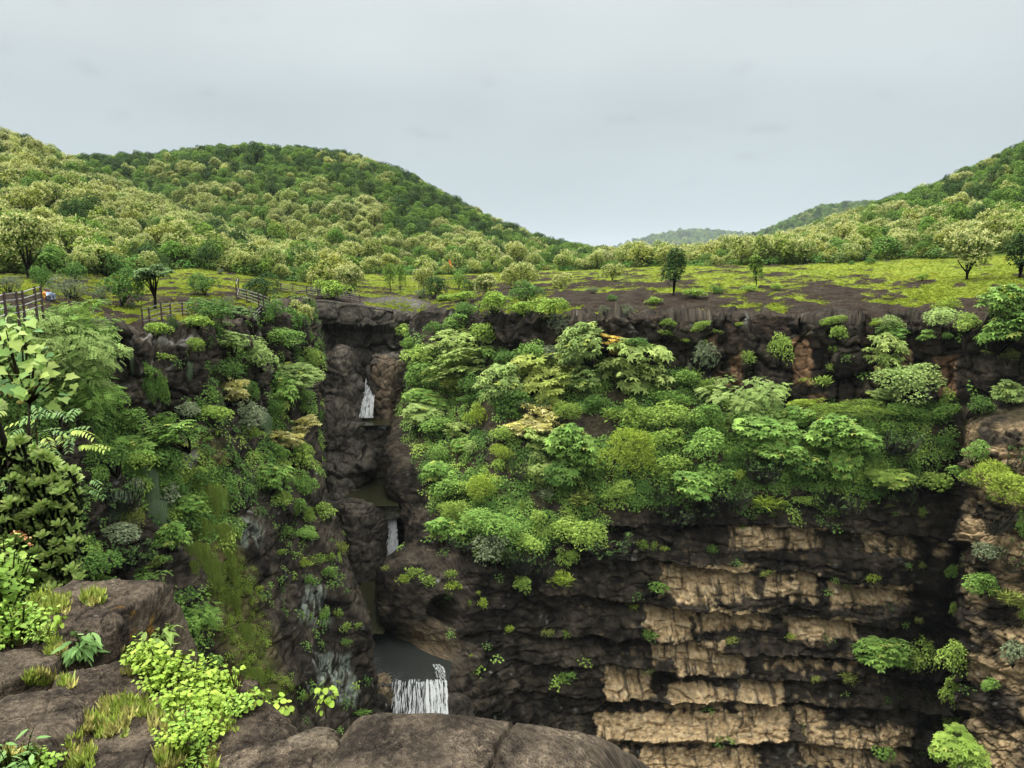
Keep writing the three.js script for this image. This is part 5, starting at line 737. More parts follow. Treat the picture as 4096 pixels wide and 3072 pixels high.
// ------------------------------------------------------------------ two people sitting on the rock
function person(px, py, label, shirt, legs, turn, leanDeg) {
  const h = hit(px, py, [meadow, cliffL]); if (!h) return; const mc = new MarchingCubes(56, new THREE.MeshStandardMaterial(), false, false, 60000); mc.isolation = 0; const S = 56;
  // joints in metres, y up, facing +z, sitting on the ground with knees drawn up
  const J = { hip: [0, .12, 0, .15], chest: [0, .46, -.05, .145], neck: [0, .60, -.03, .055], head: [0, .74, 0, .105], sl: [.17, .53, -.04, .06], sr: [-.17, .53, -.04, .06], el: [.24, .33, .12, .045], er: [-.24, .33, .12, .045], hl: [.1, .36, .36, .035], hr: [-.1, .36, .36, .035], kl: [.13, .45, .38, .062], kr: [-.13, .45, .38, .062], fl: [.12, .05, .46, .045], fr: [-.12, .05, .46, .045], tl: [.12, .03, .6, .035], tr: [-.12, .03, .6, .035], ll: [.09, .13, .02, .1], lr: [-.09, .13, .02, .1] };
  const B = [['hip', 'chest', 1], ['chest', 'neck', 1], ['neck', 'head', 0], ['chest', 'sl', 1], ['chest', 'sr', 1], ['sl', 'el', 1], ['sr', 'er', 1], ['el', 'hl', 0], ['er', 'hr', 0], ['ll', 'kl', 2], ['lr', 'kr', 2], ['kl', 'fl', 2], ['kr', 'fr', 2], ['fl', 'tl', 3], ['fr', 'tr', 3]];
  const dist = (x, y, z, b) => { const a = J[b[0]], c = J[b[1]], ux = c[0] - a[0], uy = c[1] - a[1], uz = c[2] - a[2], t = clamp(((x - a[0]) * ux + (y - a[1]) * uy + (z - a[2]) * uz) / (ux * ux + uy * uy + uz * uz)); return Math.hypot(x - a[0] - t * ux, y - a[1] - t * uy, z - a[2] - t * uz) - lerp(a[3], c[3], t); };
  const toX = (i) => (i / (S / 2) - 1) * .52;   // marching cubes space -1..1 times .52 m
  for (let k = 0; k < S; k++) for (let j = 0; j < S; j++) for (let i = 0; i < S; i++) { const x = toX(i), y = toX(j) + .4, z = toX(k) + .2; let s = 0; for (const b of B) s += Math.exp(-28 * dist(x, y, z, b)); mc.field[k * S * S + j * S + i] = Math.log(s) / 28; }
  mc.update(); const n = mc.count, pos = mc.positionArray.slice(0, n * 3), nor = mc.normalArray.slice(0, n * 3), col = new Float32Array(n * 3), SK = G(.24, .13, .075), pal = [SK, shirt, legs, G(.05, .04, .035)];
  for (let q = 0; q < n; q++) { const x = pos[q * 3] * .52, y = pos[q * 3 + 1] * .52 + .4, z = pos[q * 3 + 2] * .52 + .2; pos[q * 3] = x; pos[q * 3 + 1] = y; pos[q * 3 + 2] = z; let bd = 9, w = 0; for (const b of B) { const d = dist(x, y, z, b); if (d < bd) { bd = d; w = b[2]; } } let c = pal[w]; if (y > .60) c = SK; c.toArray(col, q * 3); }
  const g = new THREE.BufferGeometry(); g.setAttribute('position', new THREE.BufferAttribute(pos, 3)); g.setAttribute('normal', new THREE.BufferAttribute(nor, 3)); g.setAttribute('color', new THREE.BufferAttribute(col, 3));
  const o = new THREE.Group(); part(o, 'body', g, new THREE.MeshStandardMaterial({ vertexColors: true, roughness: .8 }));
  const hair = new THREE.SphereGeometry(.112, 16, 10, 0, 6.2832, 0, 1.7); hair.rotateX(-.5); hair.translate(0, .765, -.015); part(o, 'hair', hair, new THREE.MeshStandardMaterial({ color: G(.015, .012, .01), roughness: .6 }));
  o.position.copy(h.p); o.rotation.y = turn; o.scale.setScalar(1.15); put(o, 'person', label, 'person', 'two people sitting on the rock');
}
person(46.5, 299.5, 'person in an orange top sitting on the rock, partly behind another', G(.75, .30, .03), G(.06, .05, .05), 1.9);
person(49.5, 300, 'person in a light blue top sitting on the rock with knees drawn up', G(.35, .52, .78), G(.16, .20, .28), 1.2);

// ------------------------------------------------------------------ small orange flag on a pole over a heap of stones
{
  const h = hit(449, 274, [meadow, hillB]); if (h) {
    const g = new THREE.Group(), pole = new THREE.CylinderGeometry(.05, .07, 4.6, 8); pole.translate(0, 2.3, 0); part(g, 'pole', pole, ironMat);
    const f = new THREE.PlaneGeometry(1.1, 1.8, 10, 12), q = f.attributes.position; for (let i = 0; i < q.count; i++) { const x = q.getX(i) + .55, y = q.getY(i); q.setXYZ(i, x * (.35 + .65 * clamp((.9 - y) / 1.8)) , y + 3.6 - .35 * x, .14 * Math.sin(x * 5 + y)); } f.computeVertexNormals();
    part(g, 'banner', f, new THREE.MeshStandardMaterial({ color: G(.75, .16, .03), roughness: .8, side: THREE.DoubleSide })); g.position.copy(h.p); put(g, 'flag', 'small orange flag on a pole in the valley meadow', 'flag');
  }
}

// ------------------------------------------------------------------ boulders
const rockFine = new THREE.MeshPhysicalMaterial({ specularIntensity: .2, vertexColors: true, roughness: .9, map: scaled(pitTex, 2.2), bumpMap: scaled(pitTex, 2.2), bumpScale: .016 });
function boulderGeo(sx, sy, sz, o) {   // a worn block: half sizes in metres
  const nu = o.nu ?? 120, nv = o.nv ?? 80, P = [], col = [], uv = [], idx = [], c = new THREE.Color(), p = V(), e = o.square ?? .45, s = o.seed * 13.7;
  for (let j = 0; j <= nv; j++) for (let i = 0; i <= nu; i++) {
    const th = i % nu / nu * 6.28318, ph = (j / nv - .5) * Math.PI, cp = Math.cos(ph), n = V(cp * Math.cos(th), Math.sin(ph), cp * Math.sin(th)), f = (x) => Math.sign(x) * Math.pow(Math.abs(x), e);
    let x = f(n.x), y = f(n.y), z = f(n.z); const L = Math.pow(Math.pow(Math.abs(x), 3) + Math.pow(Math.abs(y), 3) + Math.pow(Math.abs(z), 3), 1 / 3); x /= L; y /= L; z /= L;
    p.set(x * sx, y * sy, z * sz); const k = o.rough ?? 1, q = .5 / Math.min(sx, sz), big = Math.min(sx, sy, sz);
    let d = k * (.45 * big * fbm(p.x * q * 1.4 + s, p.y * q * 1.4, p.z * q * 1.4 + s, 3) + .22 * big * (ridged(p.x * q * 3 + s, p.y * q * 3, p.z * q * 3, 4) - .6) + .10 * big * fbm(p.x * q * 11 + s, p.y * q * 11, p.z * q * 11, 4) + .18 * big * blocks(V(p.x * q * 4 + s, p.y * q * 4, p.z * q * 4), 2.1, 2.4, 2.1, .8, .35));
    if (o.layers) d += o.layers * big * Math.sin(p.y / big * 9 + 2 * fbm(p.x * q * 2, s, p.z * q * 2, 2));
    P.push(p.x + n.x * d, p.y + n.y * d, p.z + n.z * d); uv.push(p.x + .6 * p.y - .3 * p.z, p.z + .8 * p.y);
    const w = fbm(p.x * q * 3 + s, p.y * q * 3, p.z * q * 3 + 5, 4), w2 = noise(p.x * q * 16, p.y * q * 16 + s, p.z * q * 16);
    c.copy(o.a).lerp(o.b, clamp(.5 + 1.5 * w + .45 * w2)); if (o.spot) { const l = fbm(p.x * q * 2.2 + 40, p.y * q * 2.2, p.z * q * 2.2 + s, 4); c.lerp(o.spot, .8 * sstep(o.spotAt ?? .12, (o.spotAt ?? .12) + .14, l)); } col.push(c.r, c.g, c.b);
  }
  for (let j = 0; j < nv; j++) for (let i = 0; i < nu; i++) { const a = j * (nu + 1) + i, b = a + 1, d = a + nu + 1, f = d + 1; idx.push(a, d, b, b, d, f); }
  const g = new THREE.BufferGeometry(); g.setAttribute('position', new THREE.Float32BufferAttribute(P, 3)); g.setAttribute('color', new THREE.Float32BufferAttribute(col, 3)); g.setAttribute('uv', new THREE.Float32BufferAttribute(uv, 2)); g.setIndex(idx); g.computeVertexNormals();
  const N = g.attributes.normal; for (let j = 0; j <= nv; j++) { const a = j * (nu + 1), b = a + nu; const v = V(N.getX(a) + N.getX(b), N.getY(a) + N.getY(b), N.getZ(a) + N.getZ(b)).normalize(); N.setXYZ(a, v.x, v.y, v.z); N.setXYZ(b, v.x, v.y, v.z); }
  return g;
}
// x0..x1, y0..y1: outline; d: distance of its middle; t: depth front to back in metres
function boulder(name, label, x0, y0, x1, y1, d, t, o, cat = 'rock', group) {
  const cx = (x0 + x1) / 2, cy = (y0 + y1) / 2, m = mpp(cx, cy, d), el = Math.atan2(-W(cx, cy, 1).y, 1), w = (x1 - x0) * m, H = Math.max(.25 * w, ((y1 - y0) * m - t * Math.sin(el)) / Math.cos(el));
  const g = boulderGeo(w / 2, H / 2, t / 2, o), me = new THREE.Mesh(g, o.mat ?? rockFine); me.castShadow = me.receiveShadow = true; me.position.copy(W(cx, cy, d)); if (o.bury) { me.scale.y = 1 + o.bury; me.position.y -= H / 2 * o.bury; } me.rotation.set(o.rx ?? 0, o.ry ?? 0, o.rz ?? 0); return put(me, name, label, cat, group);
}
function cragGeo(sx, sy, sz, o) {
  const nu = o.nu ?? 200, nv = o.nv ?? 130, r = rng(o.seed * 977 + 5), P = [], col = [], uv = [], idx = [], c = new THREE.Color(), p = V(), n = V(), s = o.seed * 13.7, pl = [], big = Math.min(sx, sy, sz), pw = o.sharp ?? 22;
  const plane = (az, el, h) => { const e = Math.cos(el); pl.push([e * Math.cos(az), Math.sin(el), e * Math.sin(az), h]); };
  plane(r() * 6.28, 1.57 - (o.tilt ?? .07), 1); plane(r() * 6.28, 1.35, 1.0 + .05 * r()); plane(0, -1.57, 1);
  const k = 5 + Math.floor(r() * 3), a0 = r() * 6.28; for (let i = 0; i < k; i++) plane(a0 + (i + .5 * (r() - .5)) / k * 6.283, .02 + .2 * r(), .88 + .14 * r()); for (let i = 0; i < 4; i++) plane(r() * 6.28, .5 + .5 * r(), 1.1 + .2 * r());
  if (o.slab) { pl.length = 0; for (const q of o.slab.length ? o.slab : [[0, 1, 0, 1], [0, -1, 0, 1], [1, .2, .15, .98], [-1, .15, -.1, .98], [.1, .2, 1, .98], [0, .1, -1, .98], [.5, .75, .4, 1.22], [-.55, .7, .45, 1.24]]) { const l = Math.hypot(q[0], q[1], q[2]); pl.push([q[0] / l, q[1] / l, q[2] / l, q[3]]); } }
  for (let j = 0; j <= nv; j++) for (let i = 0; i <= nu; i++) {
    const th = i % nu / nu * 6.28318, v = j / nv, ph = (v - .5) * Math.PI, cp = Math.cos(ph); n.set(cp * Math.cos(th), Math.sin(ph), cp * Math.sin(th));
    let m = 0; for (const q of pl) { const d = (n.x * q[0] + n.y * q[1] + n.z * q[2]) / q[3]; if (d > 0) m += Math.pow(d, pw); } const R = Math.pow(m, -1 / pw); p.set(n.x * R * sx, n.y * R * sy, n.z * R * sz);
    const f = 1 / big; let d = -(o.groove ? o.groove(p) : 0) + (o.rough ?? 1) * big * (.13 * fbm(p.x * f * .8 + s, p.y * f * .8, p.z * f * .8, 3) + .07 * (ridged(p.x * f * 1.9 + s, p.y * f * 2.6, p.z * f * 1.9, 4) - .55) + .055 * fbm(p.x * f * 7 + s, p.y * f * 9, p.z * f * 7, 4) + .17 * blocks(V(p.x * f * 2.4 + s * 3, p.y * f * 2.4, p.z * f * 2.4), 2.0, 1.5, 2.0, .7, .5) + .05 * blocks(V(p.x * f * 7 + s * 3, p.y * f * 7, p.z * f * 7), 2.0, 1.5, 2.0, .8, .4) * (o.crack ?? 1));
    P.push(p.x + n.x * d, p.y + n.y * d, p.z + n.z * d); uv.push(p.x + .6 * p.y - .3 * p.z, p.z + .8 * p.y);
    const w = fbm(p.x * f * 1.6 + s, p.y * f * 1.6, p.z * f * 1.6 + 5, 4), w2 = noise(p.x * f * 9, p.y * f * 9 + s, p.z * f * 9); c.copy(o.a).lerp(o.b, clamp(.45 + 1.4 * w + .35 * w2));
    if (o.spot) { const l = fbm(p.x * f * 1.5 + 40, p.y * f * 1.5, p.z * f * 1.5 + s, 4); c.lerp(o.spot, .8 * sstep(o.spotAt, o.spotAt + .12, l)); } const li = noise(p.x * f * 5 + 7, p.y * f * 5, p.z * f * 5 + s); if (li > .55) c.lerp(G(.26, .25, .21), .5 * sstep(.55, .75, li));
    col.push(c.r, c.g, c.b);
  }
  for (let j = 0; j < nv; j++) for (let i = 0; i < nu; i++) { const a = j * (nu + 1) + i, b = a + 1, d = a + nu + 1, f = d + 1; idx.push(a, d, b, b, d, f); }
  const g = new THREE.BufferGeometry(); g.setAttribute('position', new THREE.Float32BufferAttribute(P, 3)); g.setAttribute('color', new THREE.Float32BufferAttribute(col, 3)); g.setAttribute('uv', new THREE.Float32BufferAttribute(uv, 2)); g.setIndex(idx); g.computeVertexNormals();
  const N = g.attributes.normal; for (let j = 0; j <= nv; j++) { const a = j * (nu + 1), b = a + nu, v = V(N.getX(a) + N.getX(b), N.getY(a) + N.getY(b), N.getZ(a) + N.getZ(b)).normalize(); N.setXYZ(a, v.x, v.y, v.z); N.setXYZ(b, v.x, v.y, v.z); }
  return g;
}
// x0..x1: outline sideways; y0: far top edge; d: distance of the middle; t, H: depth and height in metres
function crag(name, label, x0, x1, y0, d, t, H, o, cat = 'boulder') {
  const cx = (x0 + x1) / 2, m = mpp(cx, y0 + 20, d), w = (x1 - x0) * m * (d < 8 && !o.slab ? .93 : 1), me = new THREE.Mesh(cragGeo(w / 2 / .93, H / 2, t / 2 / .9, o), o.mat ?? rockFine); me.castShadow = me.receiveShadow = true;
  const top = W(cx, y0, d + t * .4), mid = W(cx, y0 + 20, d); me.position.set(mid.x, top.y - H / 2, -d); me.rotation.set(0, o.ry ?? 0, o.rz ?? 0); me.updateMatrixWorld(); if (d < 8) fgRocks.push({ mesh: { geometry: me.geometry.clone().applyMatrix4(me.matrixWorld) } }); return put(me, name, label, cat);
}
const fgRocks = [];
const DK = { a: G(.022, .019, .015), b: G(.085, .072, .056), rough: 1.9, square: .38, layers: .05 };
const DR = { a: G(.045, .038, .030), b: G(.15, .128, .10), mat: rockMat, nu: 120, nv: 100, rough: 1.15 };
crag('rock', 'undercut dark rock block left of the middle waterfall', 334, 383, 494, 91, 8, 9, { ...DR, seed: 3, rz: -.14 }, 'rock');
crag('rock', 'rounded water-worn rock left of the upper waterfall', 314, 355, 388, 103, 10, 13, { ...DR, seed: 5, sharp: 7, tilt: .5 }, 'rock');
crag('rock', 'sloping dark rock below the back wall, left of the upper waterfall', 316, 358, 346, 107, 8, 11, { ...DR, seed: 6, sharp: 8, tilt: .45 }, 'rock');
crag('rock', 'brown rock pillar right of the upper waterfall', 374, 410, 354, 110, 6, 12, { ...DR, a: G(.06, .046, .032), b: G(.24, .18, .12), seed: 7 }, 'rock');
crag('rock', 'dark rock between the two upper pools', 332, 366, 440, 101, 7, 5.4, { ...DR, seed: 8, sharp: 7, tilt: .4 }, 'rock');
crag('rock', 'overhanging dark rock on the gorge\'s right side by the middle pool', 388, 420, 446, 101, 7, 9, { ...DR, seed: 10, sharp: 8 }, 'rock');
crag('rock', 'gravel hump with grass by the middle pool', 376, 402, 499, 93, 3, 2, { ...DR, a: G(.14, .14, .08), b: G(.28, .27, .20), seed: 9, sharp: 6 }, 'rock');
crag('rock', 'dark rock step under the small upper pool', 351, 396, 425, 105.2, 4, 7, { ...DR, seed: 14 }, 'rock');
crag('rock', 'dark rock lip at the front of the middle pool', 352, 384, 504, 92.5, 3, 6, { ...DR, seed: 15, sharp: 8 }, 'rock');
crag('rock', 'tan rock at the left end of the lower waterfall\'s lip', 368, 396, 670, 67.5, 3, 2.6, { ...DR, a: G(.13, .10, .06), b: G(.30, .23, .14), seed: 12, sharp: 6 }, 'rock');
crag('rock', 'dark rock behind the lower waterfall', 384, 460, 681, 69.2, 4, 9, { ...DR, seed: 13, rough: .8 }, 'rock');

// ------------------------------------------------------------------ stream, pools and waterfalls
function onLevel(px, py, Y) { const e = W(px, py, 1); return V(e.x * Y / e.y, Y, -Y / e.y); }
const waterMat = (c, ro = .12) => new THREE.MeshPhysicalMaterial({ color: c, roughness: ro, specularIntensity: .7, bumpMap: scaled(bumpTex, .35), bumpScale: .035 });
function pool(name, label, outline, Y, mat) {
  const pts = outline.map(([x, y]) => onLevel(x, y, Y)), sh = new THREE.Shape(pts.map((p) => new THREE.Vector2(p.x, -p.z))), g = new THREE.ShapeGeometry(sh); g.rotateX(-Math.PI / 2); const q = g.attributes.position, uv = new Float32Array(q.count * 2); for (let i = 0; i < q.count; i++) { uv[i * 2] = q.getX(i); uv[i * 2 + 1] = q.getZ(i); } g.setAttribute('uv', new THREE.BufferAttribute(uv, 2)); g.translate(0, Y, 0);
  const m = new THREE.Mesh(g, mat); m.receiveShadow = true; return put(m, name, label, null, null, 'structure');
}
const brown = waterMat(G(.024, .024, .011)), dark = waterMat(G(.02, .022, .02), .1);
pool('pool', 'dark rippled lower pool above the lower waterfall', [[352, 628], [386, 629], [402, 634], [418, 648], [432, 655], [452, 662], [449, 684], [430, 683], [405, 685], [385, 686], [352, 690]], -41.2, dark);
pool('pool_001', 'brown channel of water between the middle fall and the lower pool', [[340, 556], [400, 554], [400, 575], [385, 612], [384, 634], [340, 634]], -39.8, brown);
pool('pool_002', 'green-brown middle pool', [[346, 484], [362, 478], [362, 464], [392, 464], [390, 482], [400, 492], [398, 506], [374, 506], [346, 500]], -31.1, brown);
pool('pool_003', 'small brown upper pool under the upper waterfall', [[354, 415], [390, 415], [390, 425], [354, 426]], -23.3, brown);
pool('stream', 'shallow stream reaching the ravine\'s head', [[386, 309], [436, 303.5], [452, 301.5], [450, 299.5], [428, 300], [404, 304]], -8.9, waterMat(G(.30, .30, .27), .3));
const foam = new THREE.MeshPhysicalMaterial({ vertexColors: true, color: G(.95, .96, .96), roughness: .7, transmission: .3, thickness: 0, side: THREE.DoubleSide });
const sheetWater = new THREE.MeshPhysicalMaterial({ color: G(.85, .88, .88), roughness: .5, transparent: true, opacity: .22, side: THREE.DoubleSide });
function waterfall(label, rows, n, seed, wid, dense) {   // rows: [py, x left, x right, d] from top to bottom; many falling threads and drops
  const r = rng(seed), L = new Leaves(), c = new THREE.Color(), K = (i) => pchip(rows.map((q) => q[0]), rows.map((q) => q[i])), fl = K(1), fr = K(2), fd = K(3), y0 = rows[0][0], y1 = rows[rows.length - 1][0];
  for (let k = 0; k < n; k++) {
    const u = dense(r()), lip = 5 * Math.max(0, noise(u * 5, seed, 3)) + 2 * r(), streak = .05 + .22 * r() * r(), ya = lerp(y0, y1, Math.pow(r(), .9)) - streak * (y1 - y0) * .5, yb = ya + streak * (y1 - y0) + .5; if (yb < y0) continue;
    const thread = .5 + .5 * noise(u * 26, seed, 1) + .25 * noise(u * 60, ya / 9, seed); if (r() > Math.pow(clamp(thread), 2.3) * (.7 + .6 * u)) continue;
    const dd = (r() - .5) * .5, w = wid * (.35 + .9 * r()), S = 3; let pa, pb;
    for (let j = 0; j <= S; j++) { const t = j / S, py = clamp(lerp(ya, yb, t), y0 + (n > 8000 ? lip : 0), y1), px = lerp(fl(py) + 1.3 * noise(py / 4, seed, 1), fr(py) + 1.3 * noise(py / 4, seed, 5), clamp(u + .012 * (r() - .5), 0, 1)), p = W(px, py, fd(py) + dd), ww = w * Math.sin(.3 + 2.6 * t); c.setScalar(.8 + .2 * r()); const a = L.vert(p.x - ww, p.y, p.z, .15 * (r() - .5), .4, .9, c), b = L.vert(p.x + ww, p.y, p.z, .15 * (r() - .5), .4, .9, c); if (j) L.i.push(pa, a, pb, pb, a, b); pa = a; pb = b; }
  }
  const g = new THREE.Group(); part(g, 'spray', L.geo(), foam);
  const cur = new Leaves(), NX = 26, NY = 16, id = []; for (let j = 0; j <= NY; j++) for (let i = 0; i <= NX; i++) { const py = lerp(y0, y1, j / NY), u = i / NX, p = W(lerp(fl(py), fr(py), u), py, fd(py) + .25 + .25 * noise(u * 14, j / 5, seed)); c.setScalar(1); id.push(cur.vert(p.x, p.y, p.z, 0, .3, .95, c)); }
  for (let j = 0; j < NY; j++) for (let i = 0; i < NX; i++) { if (noise(i / NX * 26 + .3, seed, 1) < -.12 + .3 * (1 - i / NX)) continue; const a = j * (NX + 1) + i, b = a + 1, d = a + NX + 1, e = d + 1; cur.i.push(a, d, b, b, d, e); }
  if (wid > .0305 || n > 8000) part(g, 'water_sheet', cur.geo(), sheetWater); return put(g, 'waterfall', label, 'waterfall');
}
waterfall('widest lowest waterfall, a white curtain over dark rock', [[679, 394, 446, 66.9], [684, 392, 447, 66.5], [700, 392, 448, 66.2], [722, 390, 449, 66], [768, 389, 450, 65.6]], 8200, 61, .026, (x) => x < .45 ? x / .45 * .66 : .60 + .40 * (x - .45) / .55);
waterfall('narrow middle waterfall beside the undercut block', [[515, 388, 396, 93], [530, 386, 397, 92.4], [545, 384, 398, 91.8], [562, 380, 398, 91.4]], 3200, 62, .04, (x) => x);
waterfall('thin side strand of the middle waterfall', [[545, 378, 387, 92.4], [560, 376, 384, 92.2], [575, 375, 379, 92]], 900, 63, .02, (x) => x);
waterfall('upper waterfall pouring down a chute between worn rocks', [[378, 366, 375, 112], [386, 364, 376, 110], [400, 359, 374, 107.6], [418, 354, 373, 105.8]], 2600, 64, .045, (x) => x);
waterfall('small low fall between two upper pools', [[424, 378, 386, 104.6], [432, 378, 386, 104.2], [442, 379, 386, 104]], 1200, 65, .028, (x) => x);
waterfall('foaming chute at the right end of the lower pool', [[664, 433, 440, 69.8], [670, 435, 445, 69], [682, 437, 447, 67.2]], 900, 66, .022, (x) => x);

// blocks lying along the right cliff's rim
[[503, 532, 321, 99.5], [540, 572, 319, 97.6], [574, 604, 318, 96.8], [628, 668, 317, 95.4], [672, 706, 317, 94.8], [712, 744, 317, 94], [748, 790, 316, 93.4], [794, 826, 318, 92.6], [842, 868, 315, 91.2], [872, 904, 320, 90], [908, 940, 322, 88.6]].forEach(([x0, x1, y, d], i) => crag('rock', ordinal(i + 1) + ' of eleven dark blocks along the right cliff\'s rim, from the left', x0, x1, y - 2 - 2 * hash3(i, 2, 2, 0), d + 1.2, 4 + 2 * hash3(i, 1, 1, 0), 3.2 + 2 * hash3(i, 3, 1, 0), { a: G(.020, .015, .011), b: G(.085, .062, .045), mat: rockMat, nu: 70, nv: 50, seed: 60 + i, ry: .4 * (hash3(i, 9, 1, 0) - .5), rough: 1.3 }, 'rock'));
[[118, 146, 331, 57.5], [148, 178, 336, 60], [182, 214, 327, 64], [218, 246, 320, 70], [252, 290, 312, 82]].forEach(([x0, x1, y, d], i) => crag('rock', ordinal(i + 1) + ' of five dark blocks along the left cliff\'s rim, from the left', x0, x1, y - 1, d + 1, 3, 2.6, { a: G(.030, .023, .017), b: G(.12, .095, .072), mat: rockMat, nu: 70, nv: 50, seed: 80 + i, rough: 1.3 }, 'rock'));
// ------------------------------------------------------------------ foreground ledge: soil, boulders, plants
const FG = (py) => pchip([540, 600, 660, 700, 768, 860], [7.6, 6.2, 5.4, 4.5, 3.5, 2.6])(py);
const soil = sheet('foreground_ledge', [
  [[556, -420, 10], [600, -360, 7.5], [660, -330, 5.9], [768, -330, 3.7], [900, -330, 2.4]],
  [[588, -40, 7.2], [620, -20, 6.2], [660, 0, 5.6], [700, 0, 4.7], [768, 0, 3.65], [900, 0, 2.4]],
  [[640, 60, 6.4], [660, 60, 5.7], [700, 60, 4.7], [768, 60, 3.65], [900, 60, 2.4]],
  [[655, 150, 6.2], [675, 150, 5.4], [710, 150, 4.6], [768, 150, 3.65], [900, 150, 2.4]],
  [[690, 230, 5.3], [705, 230, 4.8], [730, 230, 4.2], [768, 230, 3.6], [900, 230, 2.4]],
  [[726, 300, 4.4], [740, 300, 4.0], [768, 300, 3.55], [900, 300, 2.4]],
  [[748, 420, 3.9], [770, 420, 3.5], [900, 420, 2.4]],
  [[790, 620, 3.3], [830, 640, 2.9], [900, 680, 2.4]],
], 160, 90, {
  back: .25, drop: 3, mat: new THREE.MeshPhysicalMaterial({ specularIntensity: .12, vertexColors: true, roughness: .95, map: scaled(grainTex, .8), bumpMap: scaled(bumpTex, 1.4), bumpScale: .03 }), label: 'earthy ledge with grass in the joints between the nearest boulders',
  disp(p, n, px, py, c) { const k = fbm(p.x * 1.6, p.y, p.z * 1.6, 4); c.copy(G(.11, .085, .05)).lerp(G(.13, .16, .035), sstep(-.15, .2, k)); return .05 * fbm(p.x * 3, 1, p.z * 3, 4) - .04; },
});
const BR = { a: G(.040, .031, .024), b: G(.165, .127, .092), nu: 240, nv: 170, rough: .55, sharp: 30 }, BR2 = { a: G(.055, .043, .033), b: G(.235, .185, .132), nu: 240, nv: 170, rough: .5, sharp: 30 };
crag('boulder', 'flat-topped slab with orange lichen, farthest of the near boulders', 20, 140, 583, 5.7, 1.0, 1.0, { ...BR2, slab: 1, seed: 21, spot: G(.36, .19, .03), spotAt: .24, tilt: .03, ry: -.1 });
crag('boulder', 'rounded brown boulder leaning on the lichen-marked slab', 38, 118, 600, 5.15, .7, .7, { ...BR, seed: 22, sharp: 8 });
crag('boulder', 'brown boulder under the slab at the picture\'s left edge', -26, 56, 642, 4.7, .6, .6, { ...BR2, seed: 23 });
crag('boulder', 'small dark boulder at the left edge above the brown one', -26, 14, 633, 5.3, .35, .4, { ...BR, seed: 24 });
crag('boulder', 'small half-buried boulder between grass patches below the slab', 14, 52, 626, 5.5, .35, .4, { ...BR2, seed: 25 });
crag('boulder', 'wide rough boulder crossing the middle of the near rocks', 44, 176, 661, 4.4, .85, .55, { ...BR, seed: 26, rz: -.07 });
crag('boulder', 'big dark-sided boulder at the lower left corner', -38, 82, 684, 3.9, .85, .62, { ...BR2, seed: 27, rz: -.05, ry: .5 });
crag('boulder', 'broad sloping boulder at the bottom, right of the dark-sided one', 60, 184, 707, 3.5, .95, .6, { ...BR2, seed: 28, tilt: .16 });
crag('boulder', 'small dark boulder between the lime plants and the wide rough boulder', 128, 200, 689, 4.25, .45, .45, { ...BR, seed: 29 });
crag('boulder', 'brown boulder right of the trailing lime plants', 190, 296, 704, 3.75, .85, .7, { ...BR, seed: 30, tilt: .14 });
crag('boulder', 'low boulder at the bottom edge below the lime plants', 196, 312, 742, 3.15, .6, .5, { ...BR2, seed: 31 });
crag('boulder', 'pale lichen-grey knob on the big front boulder\'s left', 262, 344, 716, 3.35, .55, .6, { ...BR2, a: G(.075, .058, .042), b: G(.26, .21, .15), seed: 32, sharp: 7 });
crag('boulder', 'big low front slab with a crack, below the lower waterfall', 282, 618, 712, 2.95, 1.35, .8, { ...BR2, slab: [[0, 1, 0, 1], [.42, .9, 0, .92], [0, -1, 0, 1], [1, .5, .1, 1], [-1, .3, -.1, .99], [-.5, .85, .1, 1.12], [.1, .2, 1, .98], [0, .25, -1, .98], [.2, .7, -.7, 1.2]], seed: 33, nu: 460, nv: 240, rough: .26, crack: .6, sharp: 24, groove: (p) => .035 * sstep(.016, .004, Math.abs(p.x - .12 + .28 * p.z + .03 * noise(p.z * 7, 1, 2))) });
crag('boulder', 'little rock behind the lime plants beside dry twigs', 235, 258, 680, 4.9, .2, .3, { ...BR, seed: 35, nu: 60, nv: 40 });
crag('boulder', 'dark stone in the shade at the bottom right of the lime plants', 238, 312, 756, 2.95, .4, .4, { ...BR, seed: 36 });

// ---- leaves drawn with an outline, for plants close by
const OUT = {
  heart: [[0, 0], [-.28, -.08], [-.50, .14], [-.48, .42], [-.28, .74], [0, 1], [.28, .74], [.48, .42], [.50, .14], [.28, -.08]],
  round: [[0, 0], [-.34, .06], [-.5, .34], [-.46, .66], [-.2, .92], [0, .96], [.2, .92], [.46, .66], [.5, .34], [.34, .06]],
  lance: [[0, 0], [-.12, .12], [-.2, .34], [-.15, .66], [0, 1], [.15, .66], [.2, .34], [.12, .12]],
  lobed: [[0, 0], [-.26, -.14], [-.52, -.04], [-.47, .22], [-.56, .52], [-.30, .60], [0, 1], [.30, .60], [.56, .52], [.47, .22], [.52, -.04], [.26, -.14]],
  spoon: [[0, 0], [-.09, .2], [-.2, .55], [-.19, .85], [0, 1], [.19, .85], [.2, .55], [.09, .2]],
};
Leaves.prototype.shape = function (kind, o, t, nrm, len, c, cup = .12, droop = .2) {
  const s = t.clone().cross(nrm).normalize(), pt = OUT[kind], put3 = (x, y, z) => { const q = o.clone().addScaledVector(s, x * len).addScaledVector(t, y * len).addScaledVector(nrm, z * len); return this.vert(q.x, q.y, q.z, nrm.x - s.x * x * .5, nrm.y - s.y * x * .5 + .15, nrm.z - s.z * x * .5, c); };
  const m = put3(0, .4, -.04), ring = pt.map(([x, y]) => put3(x, y, cup * Math.abs(x) - droop * y * y)); for (let i = 0; i < ring.length; i++) this.i.push(m, ring[(i + 1) % ring.length], ring[i]);
};
const STEM = G(.20, .26, .06);
